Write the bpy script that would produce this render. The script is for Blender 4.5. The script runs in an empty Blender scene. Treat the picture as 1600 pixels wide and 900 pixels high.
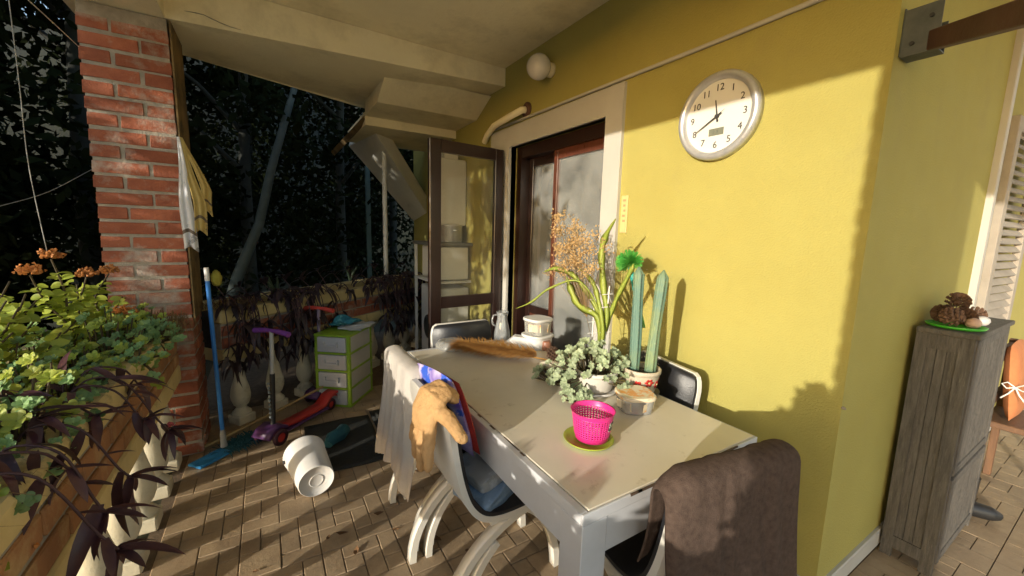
import bpy, bmesh, math, random
import numpy as np
from mathutils import Vector, Matrix, Euler
random.seed(7); rng = np.random.default_rng(7)
S = bpy.context.scene; COL = S.collection
R = math.radians
# ------------------------------------------------------------------ camera
F_PX, YAW, PITCH, ROLL, CAMZ = 624.1, R(31.61), R(7.97), R(1.547), 1.5
cam_d = bpy.data.cameras.new('camera'); cam = bpy.data.objects.new('camera', cam_d); COL.objects.link(cam)
S.camera = cam
cam_d.sensor_width = 36; cam_d.lens = F_PX / 1600 * 36; cam_d.clip_end = 500; cam_d.clip_start = 0.02
_f = Vector((math.sin(YAW)*math.cos(PITCH), math.cos(YAW)*math.cos(PITCH), -math.sin(PITCH)))
_r = Vector((math.cos(YAW), -math.sin(YAW), 0)); _u = _r.cross(_f)
CR = math.cos(ROLL)*_r + math.sin(ROLL)*_u; CU = -math.sin(ROLL)*_r + math.cos(ROLL)*_u; CF = _f
CAM = Vector((0, 0, CAMZ))
cam.matrix_world = Matrix(((CR.x, CU.x, -CF.x, 0), (CR.y, CU.y, -CF.y, 0), (CR.z, CU.z, -CF.z, CAMZ), (0, 0, 0, 1)))
# ------------------------------------------------------------------ sky, sun, exposure
SUN = Vector((1.0, 0.36, -0.206)).normalized()
el = math.asin(-SUN.z); az = math.atan2(-SUN.x, -SUN.y)          # where the sun stands
W = bpy.data.worlds.new('World'); S.world = W; W.use_nodes = True
nt = W.node_tree; bg = nt.nodes['Background']
sk = nt.nodes.new('ShaderNodeTexSky'); sk.sky_type = 'NISHITA'; sk.sun_disc = False
sk.sun_elevation = el; sk.sun_rotation = az
nt.links.new(sk.outputs[0], bg.inputs[0]); bg.inputs[1].default_value = 0.15
sl = bpy.data.lights.new('sun', 'SUN'); sl.energy = 2.0; sl.angle = R(0.55); sl.color = (1.0, 0.93, 0.80)
so = bpy.data.objects.new('sun', sl); COL.objects.link(so); so.rotation_euler = SUN.to_track_quat('-Z', 'Y').to_euler()
S.view_settings.view_transform = 'Standard'; S.view_settings.look = 'None'
S.view_settings.gamma = 1; S.view_settings.exposure = 1.32
# ------------------------------------------------------------------ pixel -> place (on a known plane)
def ray(px, py): return CF + CR*((px-800)/F_PX) - CU*((py-450)/F_PX)
def gz(px, py, z=0.0): d = ray(px, py); return CAM + d*((z-CAMZ)/d.z)
def gx(px, py, x): d = ray(px, py); return CAM + d*(x/d.x)
def gy(px, py, y): d = ray(px, py); return CAM + d*(y/d.y)
# ------------------------------------------------------------------ materials
MATS = {}
def mat(name, c1, c2=None, scale=6.0, rough=0.6, bump=0.0, bscale=60.0, metal=0.0, rnd=0.0, spec=0.5, detail=6.0,
        stain=None, stain_scale=2.0, stain_lo=0.5, stain_hi=0.7, world=False, trans=0.0, wave=None, coat=0.0, stretch=None, emit=None):
    if name in MATS: return MATS[name]
    m = bpy.data.materials.new(name); m.use_nodes = True; n = m.node_tree.nodes; l = m.node_tree.links
    b = n['Principled BSDF']; out = n['Material Output']
    b.inputs['Roughness'].default_value = rough; b.inputs['Metallic'].default_value = metal
    b.inputs['Specular IOR Level'].default_value = spec
    if coat: b.inputs['Coat Weight'].default_value = coat
    if world: co = n.new('ShaderNodeNewGeometry').outputs['Position']
    else: co = n.new('ShaderNodeTexCoord').outputs['Object']
    oi = n.new('ShaderNodeObjectInfo')
    if not world:
        sc_ = n.new('ShaderNodeVectorMath'); sc_.operation = 'SCALE'; sc_.inputs[0].default_value = (7.3, 3.1, 5.7)
        l.new(oi.outputs['Random'], sc_.inputs['Scale'])
        ad = n.new('ShaderNodeVectorMath'); ad.operation = 'ADD'; l.new(co, ad.inputs[0]); l.new(sc_.outputs[0], ad.inputs[1]); co = ad.outputs[0]
    if stretch:
        mp = n.new('ShaderNodeMapping'); mp.inputs['Scale'].default_value = stretch; l.new(co, mp.inputs[0]); co = mp.outputs[0]
    def noise(s, d=detail, r=0.6):
        t = n.new('ShaderNodeTexNoise'); t.inputs['Scale'].default_value = s; t.inputs['Detail'].default_value = d
        t.inputs['Roughness'].default_value = r; l.new(co, t.inputs['Vector']); return t.outputs[0]
    def mix(fac, a, bb):
        x = n.new('ShaderNodeMix'); x.data_type = 'RGBA'
        if isinstance(fac, float): x.inputs[0].default_value = fac
        else: l.new(fac, x.inputs[0])
        for k, v in ((6, a), (7, bb)):
            if isinstance(v, tuple): x.inputs[k].default_value = (*v[:3], 1)
            else: l.new(v, x.inputs[k])
        return x.outputs[2]
    def ramp(v, lo, hi):
        x = n.new('ShaderNodeMapRange'); x.inputs[1].default_value = lo; x.inputs[2].default_value = hi; l.new(v, x.inputs[0]); return x.outputs[0]
    c2 = c2 or tuple(v*0.82 for v in c1)
    col = mix(ramp(noise(scale), 0.32, 0.68), c1, c2)
    if stain: col = mix(ramp(noise(stain_scale, 8, 0.7), stain_lo, stain_hi), col, stain)
    if rnd:
        h = n.new('ShaderNodeHueSaturation'); l.new(col, h.inputs['Color'])
        x = n.new('ShaderNodeMapRange'); x.inputs[3].default_value = 1-rnd; x.inputs[4].default_value = 1+rnd
        l.new(oi.outputs['Random'], x.inputs[0]); l.new(x.outputs[0], h.inputs['Value']); col = h.outputs[0]
    l.new(col, b.inputs['Base Color'])
    rn = n.new('ShaderNodeMapRange'); rn.inputs[3].default_value = max(0.02, rough-0.1); rn.inputs[4].default_value = min(1, rough+0.1)
    l.new(noise(scale*3), rn.inputs[0]); l.new(rn.outputs[0], b.inputs['Roughness'])
    if bump:
        bp = n.new('ShaderNodeBump'); bp.inputs['Strength'].default_value = bump; bp.inputs['Distance'].default_value = 0.01
        hgt = noise(bscale, 8, 0.65)
        if wave:
            wv = n.new('ShaderNodeTexWave'); wv.inputs['Scale'].default_value = wave; wv.inputs['Distortion'].default_value = 2; l.new(co, wv.inputs[0])
            mm = n.new('ShaderNodeMath'); mm.operation = 'ADD'; l.new(hgt, mm.inputs[0]); l.new(wv.outputs[1], mm.inputs[1]); hgt = mm.outputs[0]
        l.new(hgt, bp.inputs['Height']); l.new(bp.outputs[0], b.inputs['Normal'])
    if trans:
        t = n.new('ShaderNodeBsdfTranslucent'); l.new(col, t.inputs[0])
        ms = n.new('ShaderNodeMixShader'); ms.inputs[0].default_value = trans
        l.new(b.outputs[0], ms.inputs[1]); l.new(t.outputs[0], ms.inputs[2]); l.new(ms.outputs[0], out.inputs[0])
    MATS[name] = m; return m
def glass(name, tint=(0.95, 0.97, 0.96), refl=0.5, haze=0.0, hazecol=(0.8, 0.8, 0.78), rough=0.02):
    m = bpy.data.materials.new(name); m.use_nodes = True; n = m.node_tree.nodes; l = m.node_tree.links
    n.remove(n['Principled BSDF']); out = n['Material Output']
    t = n.new('ShaderNodeBsdfTransparent'); t.inputs[0].default_value = (*tint, 1)
    g = n.new('ShaderNodeBsdfGlossy'); g.inputs['Roughness'].default_value = rough
    fr = n.new('ShaderNodeFresnel'); fr.inputs[0].default_value = 1.5
    mu = n.new('ShaderNodeMath'); mu.operation = 'MULTIPLY'; mu.inputs[1].default_value = refl*2; mu.use_clamp = True; l.new(fr.outputs[0], mu.inputs[0])
    ms = n.new('ShaderNodeMixShader'); l.new(mu.outputs[0], ms.inputs[0]); l.new(t.outputs[0], ms.inputs[1]); l.new(g.outputs[0], ms.inputs[2]); o = ms
    if haze:
        d = n.new('ShaderNodeBsdfDiffuse'); d.inputs[0].default_value = (*hazecol, 1)
        nz = n.new('ShaderNodeTexNoise'); nz.inputs['Scale'].default_value = 5; nz.inputs['Detail'].default_value = 6
        tc = n.new('ShaderNodeTexCoord'); l.new(tc.outputs['Object'], nz.inputs['Vector'])
        r2 = n.new('ShaderNodeMapRange'); r2.inputs[1].default_value = .3; r2.inputs[2].default_value = .7; r2.inputs[3].default_value = haze*.6; r2.inputs[4].default_value = haze*1.4
        l.new(nz.outputs[0], r2.inputs[0])
        m2 = n.new('ShaderNodeMixShader'); l.new(r2.outputs[0], m2.inputs[0]); l.new(o.outputs[0], m2.inputs[1]); l.new(d.outputs[0], m2.inputs[2]); o = m2
    l.new(o.outputs[0], out.inputs[0]); MATS[name] = m; return m

yellow = mat('yellow_wall_paint', (0.41, 0.362, 0.105), (0.378, 0.327, 0.090), 1.7, 0.8, 0.5, 130, stain=(0.35, 0.30, 0.105), stain_scale=2.3, stain_lo=.54, stain_hi=.85, world=True, spec=.25)
cream = mat('cream_ceiling_paint', (0.92, 0.82, 0.55), (0.86, 0.75, 0.49), 2.5, 0.8, 0.4, 28, stain=(0.55, 0.46, 0.26), stain_scale=1.6, stain_lo=.50, stain_hi=.80, world=True, spec=.2)
creamrail = mat('cream_rail_paint', (0.66, 0.53, 0.25), (0.56, 0.44, 0.20), 7, 0.75, 0.35, 50, stain=(0.22, 0.18, 0.10), stain_scale=6, stain_lo=.58, stain_hi=.72, world=True, spec=.2)
balmat = mat('pale_cast_stone', (0.62, 0.56, 0.42), (0.5, 0.45, 0.32), 9, 0.75, 0.25, 70, stain=(0.25, 0.22, 0.15), stain_scale=7, stain_lo=.55, stain_hi=.75, world=True)
brickm = mat('red_brick', (0.37, 0.125, 0.068), (0.27, 0.085, 0.048), 12, 0.85, 0.7, 70, rnd=.22, stain=(0.40, 0.33, 0.27), stain_scale=4.2, stain_lo=.50, stain_hi=.66, world=True, spec=.2)
ochrebrick = mat('ochre_washed_brick', (0.36, 0.17, 0.07), (0.30, 0.155, 0.075), 9, 0.85, 0.5, 60, rnd=.15, stain=(0.46, 0.33, 0.16), stain_scale=5, stain_lo=.5, stain_hi=.7, world=True, spec=.2)
mortar = mat('grey_mortar', (0.40, 0.35, 0.28), (0.28, 0.25, 0.20), 20, 0.95, 0.8, 80, world=True, spec=.1)
ochre = mat('stained_side_render', (0.26, 0.17, 0.07), (0.12, 0.085, 0.045), 5, 0.9, 0.6, 40, stain=(0.06, 0.05, 0.03), stain_scale=5, stain_lo=.5, stain_hi=.7, world=True, spec=.15)
whitetrim = mat('white_trim_paint', (0.50, 0.48, 0.43), (0.455, 0.43, 0.385), 4, 0.55, 0.08, 60, stain=(0.55, 0.48, 0.36), stain_scale=5, stain_lo=.62, stain_hi=.8, world=True)
brownwood = mat('dark_brown_door_wood', (0.026, 0.010, 0.007), (0.016, 0.007, 0.005), 5, 0.32, 0.12, 40, stretch=(6, 6, 0.6), coat=.3)
redwood = mat('red_brown_door_wood', (0.13, 0.040, 0.022), (0.075, 0.025, 0.015), 6, 0.3, 0.1, 40, stretch=(6, 6, .6), coat=.4)
tilem = mat('clay_paver', (0.44, 0.325, 0.20), (0.34, 0.245, 0.15), 9, 0.55, 0.3, 60, rnd=.13, stain=(0.22, 0.155, 0.095), stain_scale=3.2, stain_lo=.5, stain_hi=.75, world=True, spec=.4)
grout = mat('dark_grout', (0.19, 0.135, 0.085), (0.12, 0.085, 0.055), 30, 0.95, 0.5, 120, world=True)
soilm = mat('dark_soil', (0.035, 0.025, 0.016), (0.02, 0.014, 0.01), 30, 0.95, 1.0, 60, world=True)
groundm = mat('garden_earth', (0.06, 0.055, 0.03), (0.035, 0.04, 0.018), 3, 0.95, 0.8, 20, world=True)
tablepaint = mat('pale_grey_table_paint', (0.62, 0.62, 0.63), (0.56, 0.55, 0.55), 6, 0.45, 0.06, 60, stain=(0.30, 0.25, 0.2), stain_scale=9, stain_lo=.66, stain_hi=.76, stretch=(1, 1, 1))
tabletop = mat('beige_table_top', (0.74, 0.67, 0.53), (0.67, 0.605, 0.47), 4, 0.33, 0.03, 25, stain=(0.50, 0.43, 0.31), stain_scale=13, stain_lo=.60, stain_hi=.72)
chairwhite = mat('white_lacquered_wood', (0.74, 0.71, 0.64), (0.68, 0.64, 0.56), 5, 0.35, 0.04, 40, coat=.2)
blackvinyl = mat('black_vinyl', (0.014, 0.014, 0.017), (0.02, 0.02, 0.022), 12, 0.33, 0.15, 140)
whiteplastic = mat('white_plastic', (0.75, 0.73, 0.70), (0.68, 0.66, 0.62), 6, 0.38, 0.03, 50, stain=(0.5, 0.45, 0.38), stain_scale=5, stain_lo=.66, stain_hi=.85)
blackm = mat('black_plastic', (0.012, 0.012, 0.013), (0.02, 0.02, 0.02), 20, 0.45)
metalm = mat('brushed_metal', (0.6, 0.6, 0.6), (0.5, 0.5, 0.5), 20, 0.34, 0.03, 80, metal=.55)
darkmetal = mat('grey_galvanised_steel', (0.12, 0.13, 0.13), (0.08, 0.09, 0.09), 14, 0.5, 0.1, 60, metal=.7)
rustwood = mat('red_brown_beam', (0.11, 0.05, 0.035), (0.07, 0.03, 0.02), 5, 0.6, 0.2, 50)
greywood = mat('weathered_grey_wood', (0.135, 0.122, 0.105), (0.065, 0.058, 0.05), 9, 0.85, 0.7, 40, stretch=(9, 9, 0.9), stain=(0.21, 0.195, 0.17), stain_scale=30, stain_lo=.55, stain_hi=.8)
# ------------------------------------------------------------------ mesh helpers
class MB:
    def __init__(s): s.v = []; s.f = []; s.sm = []; s.mi = []; s.cur = 0
    def add(s, vs, fs, smooth=False):
        o = len(s.v); s.v += [tuple(v) for v in vs]
        for f in fs: s.f.append([i+o for i in f]); s.sm.append(smooth); s.mi.append(s.cur)
        return s
    def box(s, x0, x1, y0, y1, z0, z1, M=None, bev=0.0):
        b = min(bev, (x1-x0)*.45, (y1-y0)*.45, (z1-z0)*.45)
        if b <= 0:
            vs = [Vector((x, y, z)) for z in (z0, z1) for y in (y0, y1) for x in (x0, x1)]
            fs = [(0, 2, 3, 1), (4, 5, 7, 6), (0, 1, 5, 4), (2, 6, 7, 3), (0, 4, 6, 2), (1, 3, 7, 5)]
            if M: vs = [M @ v for v in vs]
            return s.add(vs, fs)
        bm = bmesh.new(); bmesh.ops.create_cube(bm, size=1)
        for v in bm.verts: v.co = Vector(((x0+x1)/2+v.co.x*(x1-x0), (y0+y1)/2+v.co.y*(y1-y0), (z0+z1)/2+v.co.z*(z1-z0)))
        bmesh.ops.bevel(bm, geom=bm.edges[:], offset=b, segments=1, affect='EDGES')
        if M: bm.transform(M)
        bm.verts.index_update(); s.add([v.co.copy() for v in bm.verts], [[v.index for v in f.verts] for f in bm.faces]); bm.free(); return s
    def tube(s, pts, rad, n=10, cap=True, flat=1.0, smooth=True):
        pts = [Vector(p) for p in pts]; k = len(pts)
        if not hasattr(rad, '__len__'): rad = [rad]*k
        t0 = (pts[1]-pts[0]).normalized(); up = Vector((0, 0, 1)) if abs(t0.z) < .9 else Vector((1, 0, 0))
        a = t0.cross(up).normalized(); rings = []
        for i, p in enumerate(pts):
            t = (pts[min(i+1, k-1)]-pts[max(i-1, 0)]).normalized()
            a = (a - t*a.dot(t)).normalized(); b = t.cross(a)
            rings.append([p + (a*math.cos(2*math.pi*j/n) + b*math.sin(2*math.pi*j/n)*flat)*rad[i] for j in range(n)])
        vs = [v for r in rings for v in r]; fs = []
        for i in range(k-1):
            for j in range(n): fs.append((i*n+j, i*n+(j+1) % n, (i+1)*n+(j+1) % n, (i+1)*n+j))
        s.add(vs, fs, smooth)
        if cap: s.add(rings[0], [tuple(range(n))[::-1]]); s.add(rings[-1], [tuple(range(n))])
        return s
    def lathe(s, prof, n=24, c=(0, 0, 0), smooth=True, cap0=True, cap1=True, wob=None, M=None):
        vs = []; fs = []; c = Vector(c)
        for i, (r, z) in enumerate(prof):
            for j in range(n):
                a = 2*math.pi*j/n; rr = r*(1 if not wob else wob(a, i)); p = Vector((rr*math.cos(a), rr*math.sin(a), z))
                vs.append((M @ p if M else p) + c)
        for i in range(len(prof)-1):
            for j in range(n): fs.append((i*n+j, i*n+(j+1) % n, (i+1)*n+(j+1) % n, (i+1)*n+j))
        o = len(s.v); s.add(vs, fs, smooth)
        if cap0: s.f.append([o+j for j in range(n)][::-1]); s.sm.append(False); s.mi.append(s.cur)
        if cap1: s.f.append([o+(len(prof)-1)*n+j for j in range(n)]); s.sm.append(False); s.mi.append(s.cur)
        return s
    def ribbon(s, prof, y0, y1, th, smooth=True, M=None, wf=None):
        """a plate bent along prof (x,z), extruded y0..y1, thickness th to the left of the path"""
        k = len(prof); vs = []
        for i, (x, z) in enumerate(prof):
            a = Vector(prof[max(i-1, 0)]); b = Vector(prof[min(i+1, k-1)]); t = (b-a).normalized(); nrm = Vector((-t.y, t.x))*th
            q = wf(i) if wf else 0.
            for y in (y0+q, y1-q): vs.append(Vector((x, y, z)))
            for y in (y0+q, y1-q): vs.append(Vector((x+nrm.x, y, z+nrm.y)))
        if M: vs = [M @ v for v in vs]
        A = []; B = []
        for i in range(k-1):
            o = 4*i; A += [(o, o+4, o+5, o+1), (o+2, o+3, o+7, o+6)]; B += [(o, o+2, o+6, o+4), (o+1, o+5, o+7, o+3)]
        B += [(0, 1, 3, 2), (4*k-4, 4*k-2, 4*k-1, 4*k-3)]
        o = len(s.v); s.add(vs, A, smooth)
        for f in B: s.f.append([i+o for i in f]); s.sm.append(False); s.mi.append(s.cur)
        return s
    def prism(s, poly, z0, z1):
        n = len(poly); zz0 = z0 if hasattr(z0, '__len__') else [z0]*n; zz1 = z1 if hasattr(z1, '__len__') else [z1]*n
        vs = [(p[0], p[1], zz0[i]) for i, p in enumerate(poly)] + [(p[0], p[1], zz1[i]) for i, p in enumerate(poly)]
        fs = [tuple(range(n))[::-1], tuple(range(n, 2*n))] + [(i, (i+1) % n, n+(i+1) % n, n+i) for i in range(n)]
        return s.add(vs, fs)
    def ico(s, c, r, sub=2, sc=(1, 1, 1), jit=0.0, smooth=True):
        bm = bmesh.new(); bmesh.ops.create_icosphere(bm, subdivisions=sub, radius=1)
        bm.verts.index_update()
        vs = [Vector((v.co.x*r*sc[0], v.co.y*r*sc[1], v.co.z*r*sc[2]))*(1+random.uniform(-jit, jit)) + Vector(c) for v in bm.verts]
        s.add(vs, [[v.index for v in f.verts] for f in bm.faces], smooth); bm.free(); return s
    def mesh(s, name, mats):
        me = bpy.data.meshes.new(name); me.from_pydata(s.v, [], s.f)
        for m in (mats if isinstance(mats, (list, tuple)) else [mats]): me.materials.append(m)
        me.polygons.foreach_set('use_smooth', s.sm); me.polygons.foreach_set('material_index', s.mi); me.update()
        bm = bmesh.new(); bm.from_mesh(me); bmesh.ops.recalc_face_normals(bm, faces=bm.faces[:]); bm.to_mesh(me); bm.free()
        return me
    def build(s, name, mats, parent=None, loc=None, rot=None):
        return link(name, s.mesh(name, mats), parent, loc, rot)
def link(name, me, parent=None, loc=None, rot=None, M=None):
    o = bpy.data.objects.new(name, me); COL.objects.link(o)
    if parent: o.parent = parent
    if M is not None: o.matrix_local = M
    if loc is not None: o.location = loc
    if rot is not None: o.rotation_euler = rot
    return o
def tag(o, label=None, cat=None, group=None, kind=None):
    if label: o['label'] = label
    if cat: o['category'] = cat
    if group: o['group'] = group
    if kind: o['kind'] = kind
    return o
def thing(name, label, cat, loc=(0, 0, 0), rz=0.0, group=None):
    o = bpy.data.objects.new(name, None); COL.objects.link(o); o.empty_display_size = .05
    o.location = loc; o.rotation_euler = (0, 0, rz); return tag(o, label, cat, group)
def one(o, label, cat, group=None): return tag(o, label, cat, group)
def copy_tree(o, parent=None):
    c = o.copy(); COL.objects.link(c); c.parent = parent
    for ch in o.children: copy_tree(ch, c)
    return c
def smooth_mod(o, lv=1):
    m = o.modifiers.new('s', 'SUBSURF'); m.levels = lv; m.render_levels = lv; return o
def solid(o, t, off=0.0):
    m = o.modifiers.new('t', 'SOLIDIFY'); m.thickness = t; m.offset = off; return o
def bevel(o, w=.004, seg=2):
    m = o.modifiers.new('b', 'BEVEL'); m.width = w; m.segments = seg; m.limit_method = 'ANGLE'; return o
def text_mesh(s, size, depth, material):
    cu = bpy.data.curves.new('txt', 'FONT'); cu.body = s; cu.size = size; cu.extrude = depth; cu.align_x = 'CENTER'; cu.align_y = 'CENTER'; cu.resolution_u = 3
    o = bpy.data.objects.new('txt', cu); COL.objects.link(o); dg = bpy.context.evaluated_depsgraph_get()
    me = bpy.data.meshes.new_from_object(o.evaluated_get(dg)); bpy.data.objects.remove(o); me.materials.clear(); me.materials.append(material); return me
def frame(x, y, z, o):   # columns x,y,z and origin
    return Matrix(((x[0], y[0], z[0], o[0]), (x[1], y[1], z[1], o[1]), (x[2], y[2], z[2], o[2]), (0, 0, 0, 1)))
def struct(name, mb, m): return tag(mb.build(name, m), kind='structure')

XW = 1.84; YC = 0.57     # long yellow wall plane, corner of the side wall
# ================================================================== SETTING
struct('ground', MB().box(-60, 60, -60, 60, -.5, -.10), groundm)
bouncem = mat('pale_gravel', (0.62, 0.57, 0.48), (0.54, 0.49, 0.41), 40, .95, .8, 90, world=True)  # pale ground colour, chosen to bounce light up to the ceiling
struct('garden_path', MB().box(-9, -1.06, -12, 1.7, -.2, -.094), bouncem)  # unseen pale ground added on the left for ceiling bounce
struct('forecourt', MB().box(-1.055, 12, -12, -2.205, -.2, -.093), bouncem)  # more unseen pale ground, added behind the camera for bounce
one_ = MB().box(7.4, 7.6, -9, .5, -.1, 3.3).build('garden_wall', mat('pale_render', (.52, .50, .45), (.47, .45, .40), 3, .85, .2, 30, world=True)); tag(one_, 'pale rendered garden wall far off at the right', 'wall')  # added as a sunlit surface that throws light back under the roof
fl = struct('terrace_floor', MB().box(-.56, 6.5, -2.2, 5.9, -.099, -.009), grout)
T = 0.3245; U = T/4
L0 = [(0, 0, 2, 1), (2, 0, 2, 2), (0, 1, 1, 2), (1, 1, 1, 1), (1, 2, 2, 1), (3, 2, 1, 2), (0, 3, 2, 1), (2, 3, 1, 1)]
lay = [L0, [(4-a-w, b, w, h) for a, b, w, h in L0], [(b, a, h, w) for a, b, w, h in L0], [(b, 4-a-w, h, w) for a, b, w, h in L0]]
pv = {}
def paver_mesh(w, h):
    if (w, h) not in pv:
        g = .0017 ; pv[(w, h)] = MB().box(g, w*U-g, g, h*U-g, -.02, 0, bev=.003).mesh('paver', tilem)
    return pv[(w, h)]
pieces = []
for i in range(-1, 21):
    for j in range(-7, 18):
        x0, y0 = -.5+i*T, -2.1+.065+j*T+.0
        L = lay[random.choice([0, 1, 2, 3])]
        for (a, b, w, h) in L:
            x, y = x0+a*U, y0+b*U
            if x < -.55 or x+w*U > 6.4: continue
            if x > XW-.02 and y+h*U > YC-.004:
                h = (YC-.004-y)/U
                if h < .12: continue
            elif x+w*U > XW and y+h*U > YC:
                w = (XW-.004-x)/U
                if w < .12: continue
            inv = -.56 < x < 1.3 and 1.0 < y < 4.1 and (y < 3.45+.74*(x+.2) or x < 0)
            d = math.hypot(x, y-.0)
            pieces.append(((0 if inv else 50)+d, x, y, w, h))
pieces.sort()
for k, (_, x, y, w, h) in enumerate(pieces[:300]):
    o = link('paver', paver_mesh(w, h), fl, (x, y, random.uniform(-.0012, .0012)), (random.uniform(-.004, .004), random.uniform(-.004, .004), 0))
mb = MB()
for (_, x, y, w, h) in pieces[300:]: g = .0022; mb.box(x+g, x+w*U-g, y+g, y+h*U-g, -.02, random.uniform(-.001, .001))
tag(mb.build('paver_field', tilem, fl), kind='stuff')

# ---- the house: long wall with the door opening, side wall, trims
house = thing('house', 'yellow painted house wall with white door surround and corner', 'house', (XW, YC, 0))
def H(mb, name, m, parent=None):   # build in world coords under the house
    o = mb.build(name, m, parent or house)
    if not parent: o.location = (-XW, -YC, 0)
    return o
DY0, DY1, DZ = 1.91, 3.06, 2.22
w_ = MB().box(XW, XW+.26, YC, DY0, 0, 3.4).box(XW, XW+.26, DY0, DY1, DZ, 3.4).box(XW, XW+.26, DY1, 5.75, 0, 3.4)
H(w_, 'wall', yellow)
H(MB().box(XW+.26, 6.6, YC, YC+.25, 0, 3.4), 'wall', yellow)
H(MB().box(XW-.022, XW+.05, 1.77, DY0, 0, 2.385).box(XW-.022, XW+.05, DY1, 3.30, 0, DZ).box(XW-.0225, XW+.05, DY0, 3.39, DZ+.0, 2.3855), 'door_trim', whitetrim)
H(MB().box(XW-.016, XW+.005, YC-.016, 1.77, 0, .105, bev=.004), 'skirting', whitetrim)
H(MB().box(XW+.006, 6.5, YC-.016, YC+.005, .02, .105, bev=.004), 'skirting', whitetrim)
H(MB().tube([(XW-.008, .60, 2.405), (XW-.008, 1.2, 2.402), (XW-.008, 2.2, 2.41), (XW-.008, 3.0, 2.415), (XW-.008, 3.36, 2.42)], .011, 8), 'conduit', whitetrim)
H(MB().ico(gx(1318, 638, XW), .008, 1, (.2, 1.2, .8), .3), 'paint_chip', mortar)
H(MB().box(3.44, 3.50, YC-.03, YC+.004, .105, 3.2, bev=.004), 'corner_strip', whitetrim)
pp = [gx(822, 172, XW), gx(815, 172, XW-.06), gx(795, 183, XW-.09), gx(772, 197, XW-.06), gx(761, 212, XW-.05), gx(757, 222, XW-.04)]
H(MB().tube(pp, [.027]*6, 10), 'wall_pipe', cream)
H(MB().lathe([(.06, 0), (.06, .012), (.045, .014)], 20, M=frame((0, 1, 0), (0, 0, 1), (-1, 0, 0), gx(824, 172, XW))), 'pipe_collar', rustwood)
# sliding door: frame and two sashes
sd = bpy.data.objects.new('sliding_door', None); COL.objects.link(sd); sd.parent = house; sd.location = (-XW, -YC, 0)
fx = XW+.06
MB().box(fx, fx+.14, DY0, DY0+.05, 0, DZ).box(fx, fx+.14, DY1-.07, DY1, 0, DZ).box(fx+.001, fx+.139, DY0+.05, DY1-.07, DZ-.09, DZ).box(fx, fx+.14, DY0+.05, DY1-.07, .0, .03).build('door_frame', brownwood, sd)
YM = gx(868, 400, fx+.05).y
def sash(x, y0, y1, z0, z1, st, kick, wood):
    mb = MB().box(x, x+.035, y0, y0+st, z0, z1, bev=.003).box(x, x+.035, y1-st, y1, z0, z1, bev=.003).box(x+.001, x+.034, y0+st, y1-st, z1-.07, z1).box(x+.001, x+.034, y0+st, y1-st, z0, z0+.09)
    if kick: mb.box(x+.001, x+.034, y0+st, y1-st, kick-.07, kick)
    o = mb.build('sash', wood, sd)
    MB().box(x+.014, x+.019, y0+st-.005, y1-st+.005, (kick or z0+.09), z1-.07).build('pane', MATS['door_glass'], o)
    if kick: MB().box(x+.010, x+.024, y0+st-.004, y1-st+.004, z0+.09, kick-.07, bev=.003).build('kick_panel', redwood, o)
glass('door_glass', (.93, .95, .94), .8, .10, (.75, .74, .7))
glass('leaf_glass', (.88, .88, .84), .40, .035, (.6, .58, .5))
sash(fx+.02, DY0+.05, YM+.03, .03, DZ-.09, .045, 0, redwood)
sash(fx+.085, YM-.02, DY1-.07, .03, DZ-.09, .06, .86, brownwood)
# curtain inside and the dark room
def cloth_grid(nu, nv, fn):
    vs = [fn(i/(nu-1), j/(nv-1)) for j in range(nv) for i in range(nu)]
    return vs, [(j*nu+i, j*nu+i+1, (j+1)*nu+i+1, (j+1)*nu+i) for j in range(nv-1) for i in range(nu-1)]
curtm = mat('white_net_curtain', (0.84, 0.82, 0.78), (0.78, 0.75, 0.70), 8, 0.9, trans=.25)
def curtain(y0, y1, x, label):
    def fn(u, v):
        y = y0+(y1-y0)*u
        return (x+.018*math.sin(u*(y1-y0)*70+math.sin(v*3))+.008*math.sin(u*37), y, .06+2.06*v)
    vs, fs = cloth_grid(70, 10, fn)
    return one(MB().add(vs, fs, True).build('curtain', curtm), label, 'curtain')
curtain(DY0+.02, YM-.02, fx+.26, 'white net curtain behind the wide right door pane')
curtain(YM+.10, DY1-.28, fx+.30, 'narrow white curtain strip behind the left door pane')
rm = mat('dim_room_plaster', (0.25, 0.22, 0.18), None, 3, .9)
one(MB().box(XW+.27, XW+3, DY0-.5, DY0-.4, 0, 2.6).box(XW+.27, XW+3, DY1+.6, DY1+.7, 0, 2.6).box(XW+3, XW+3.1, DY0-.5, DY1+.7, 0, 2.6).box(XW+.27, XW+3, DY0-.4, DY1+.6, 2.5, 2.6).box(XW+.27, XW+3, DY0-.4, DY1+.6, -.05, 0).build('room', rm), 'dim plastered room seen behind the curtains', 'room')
# ---- porch roof
roof = thing('porch_roof', 'cream painted porch ceiling slab with concrete edge beams', 'roof', (0, 0, 2.6))
def RP(mb, name, m): o = mb.build(name, m, roof); o.location = (0, 0, -2.6); return o
RP(MB().box(-.84, XW-.002, -1.7, 3.30, 2.90, 3.08), 'slab', cream)
RP(MB().box(-.86, -.43, -1.72, 3.148, 2.655, 2.898), 'edge_beam', cream)
RP(MB().prism([(-.86, 3.15), (-.42, 3.15), (XW-.002, 3.19), (XW-.002, 4.9), (.85, 4.41), (-.43, 3.76), (-.86, 3.5)], [2.655, 2.655, 2.75, 2.76, 2.70, 2.66, 2.655], 2.897), 'back_beam', cream)
ck_ = [gy(a, b, 3.146) for a, b in ((288, 17), (305, 20), (318, 23), (332, 30), (345, 36), (360, 42), (377, 47))]
RP(MB().tube(ck_, [.001, .0025, .002, .003, .0025, .002, .001], 5), 'crack', mortar)
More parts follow.
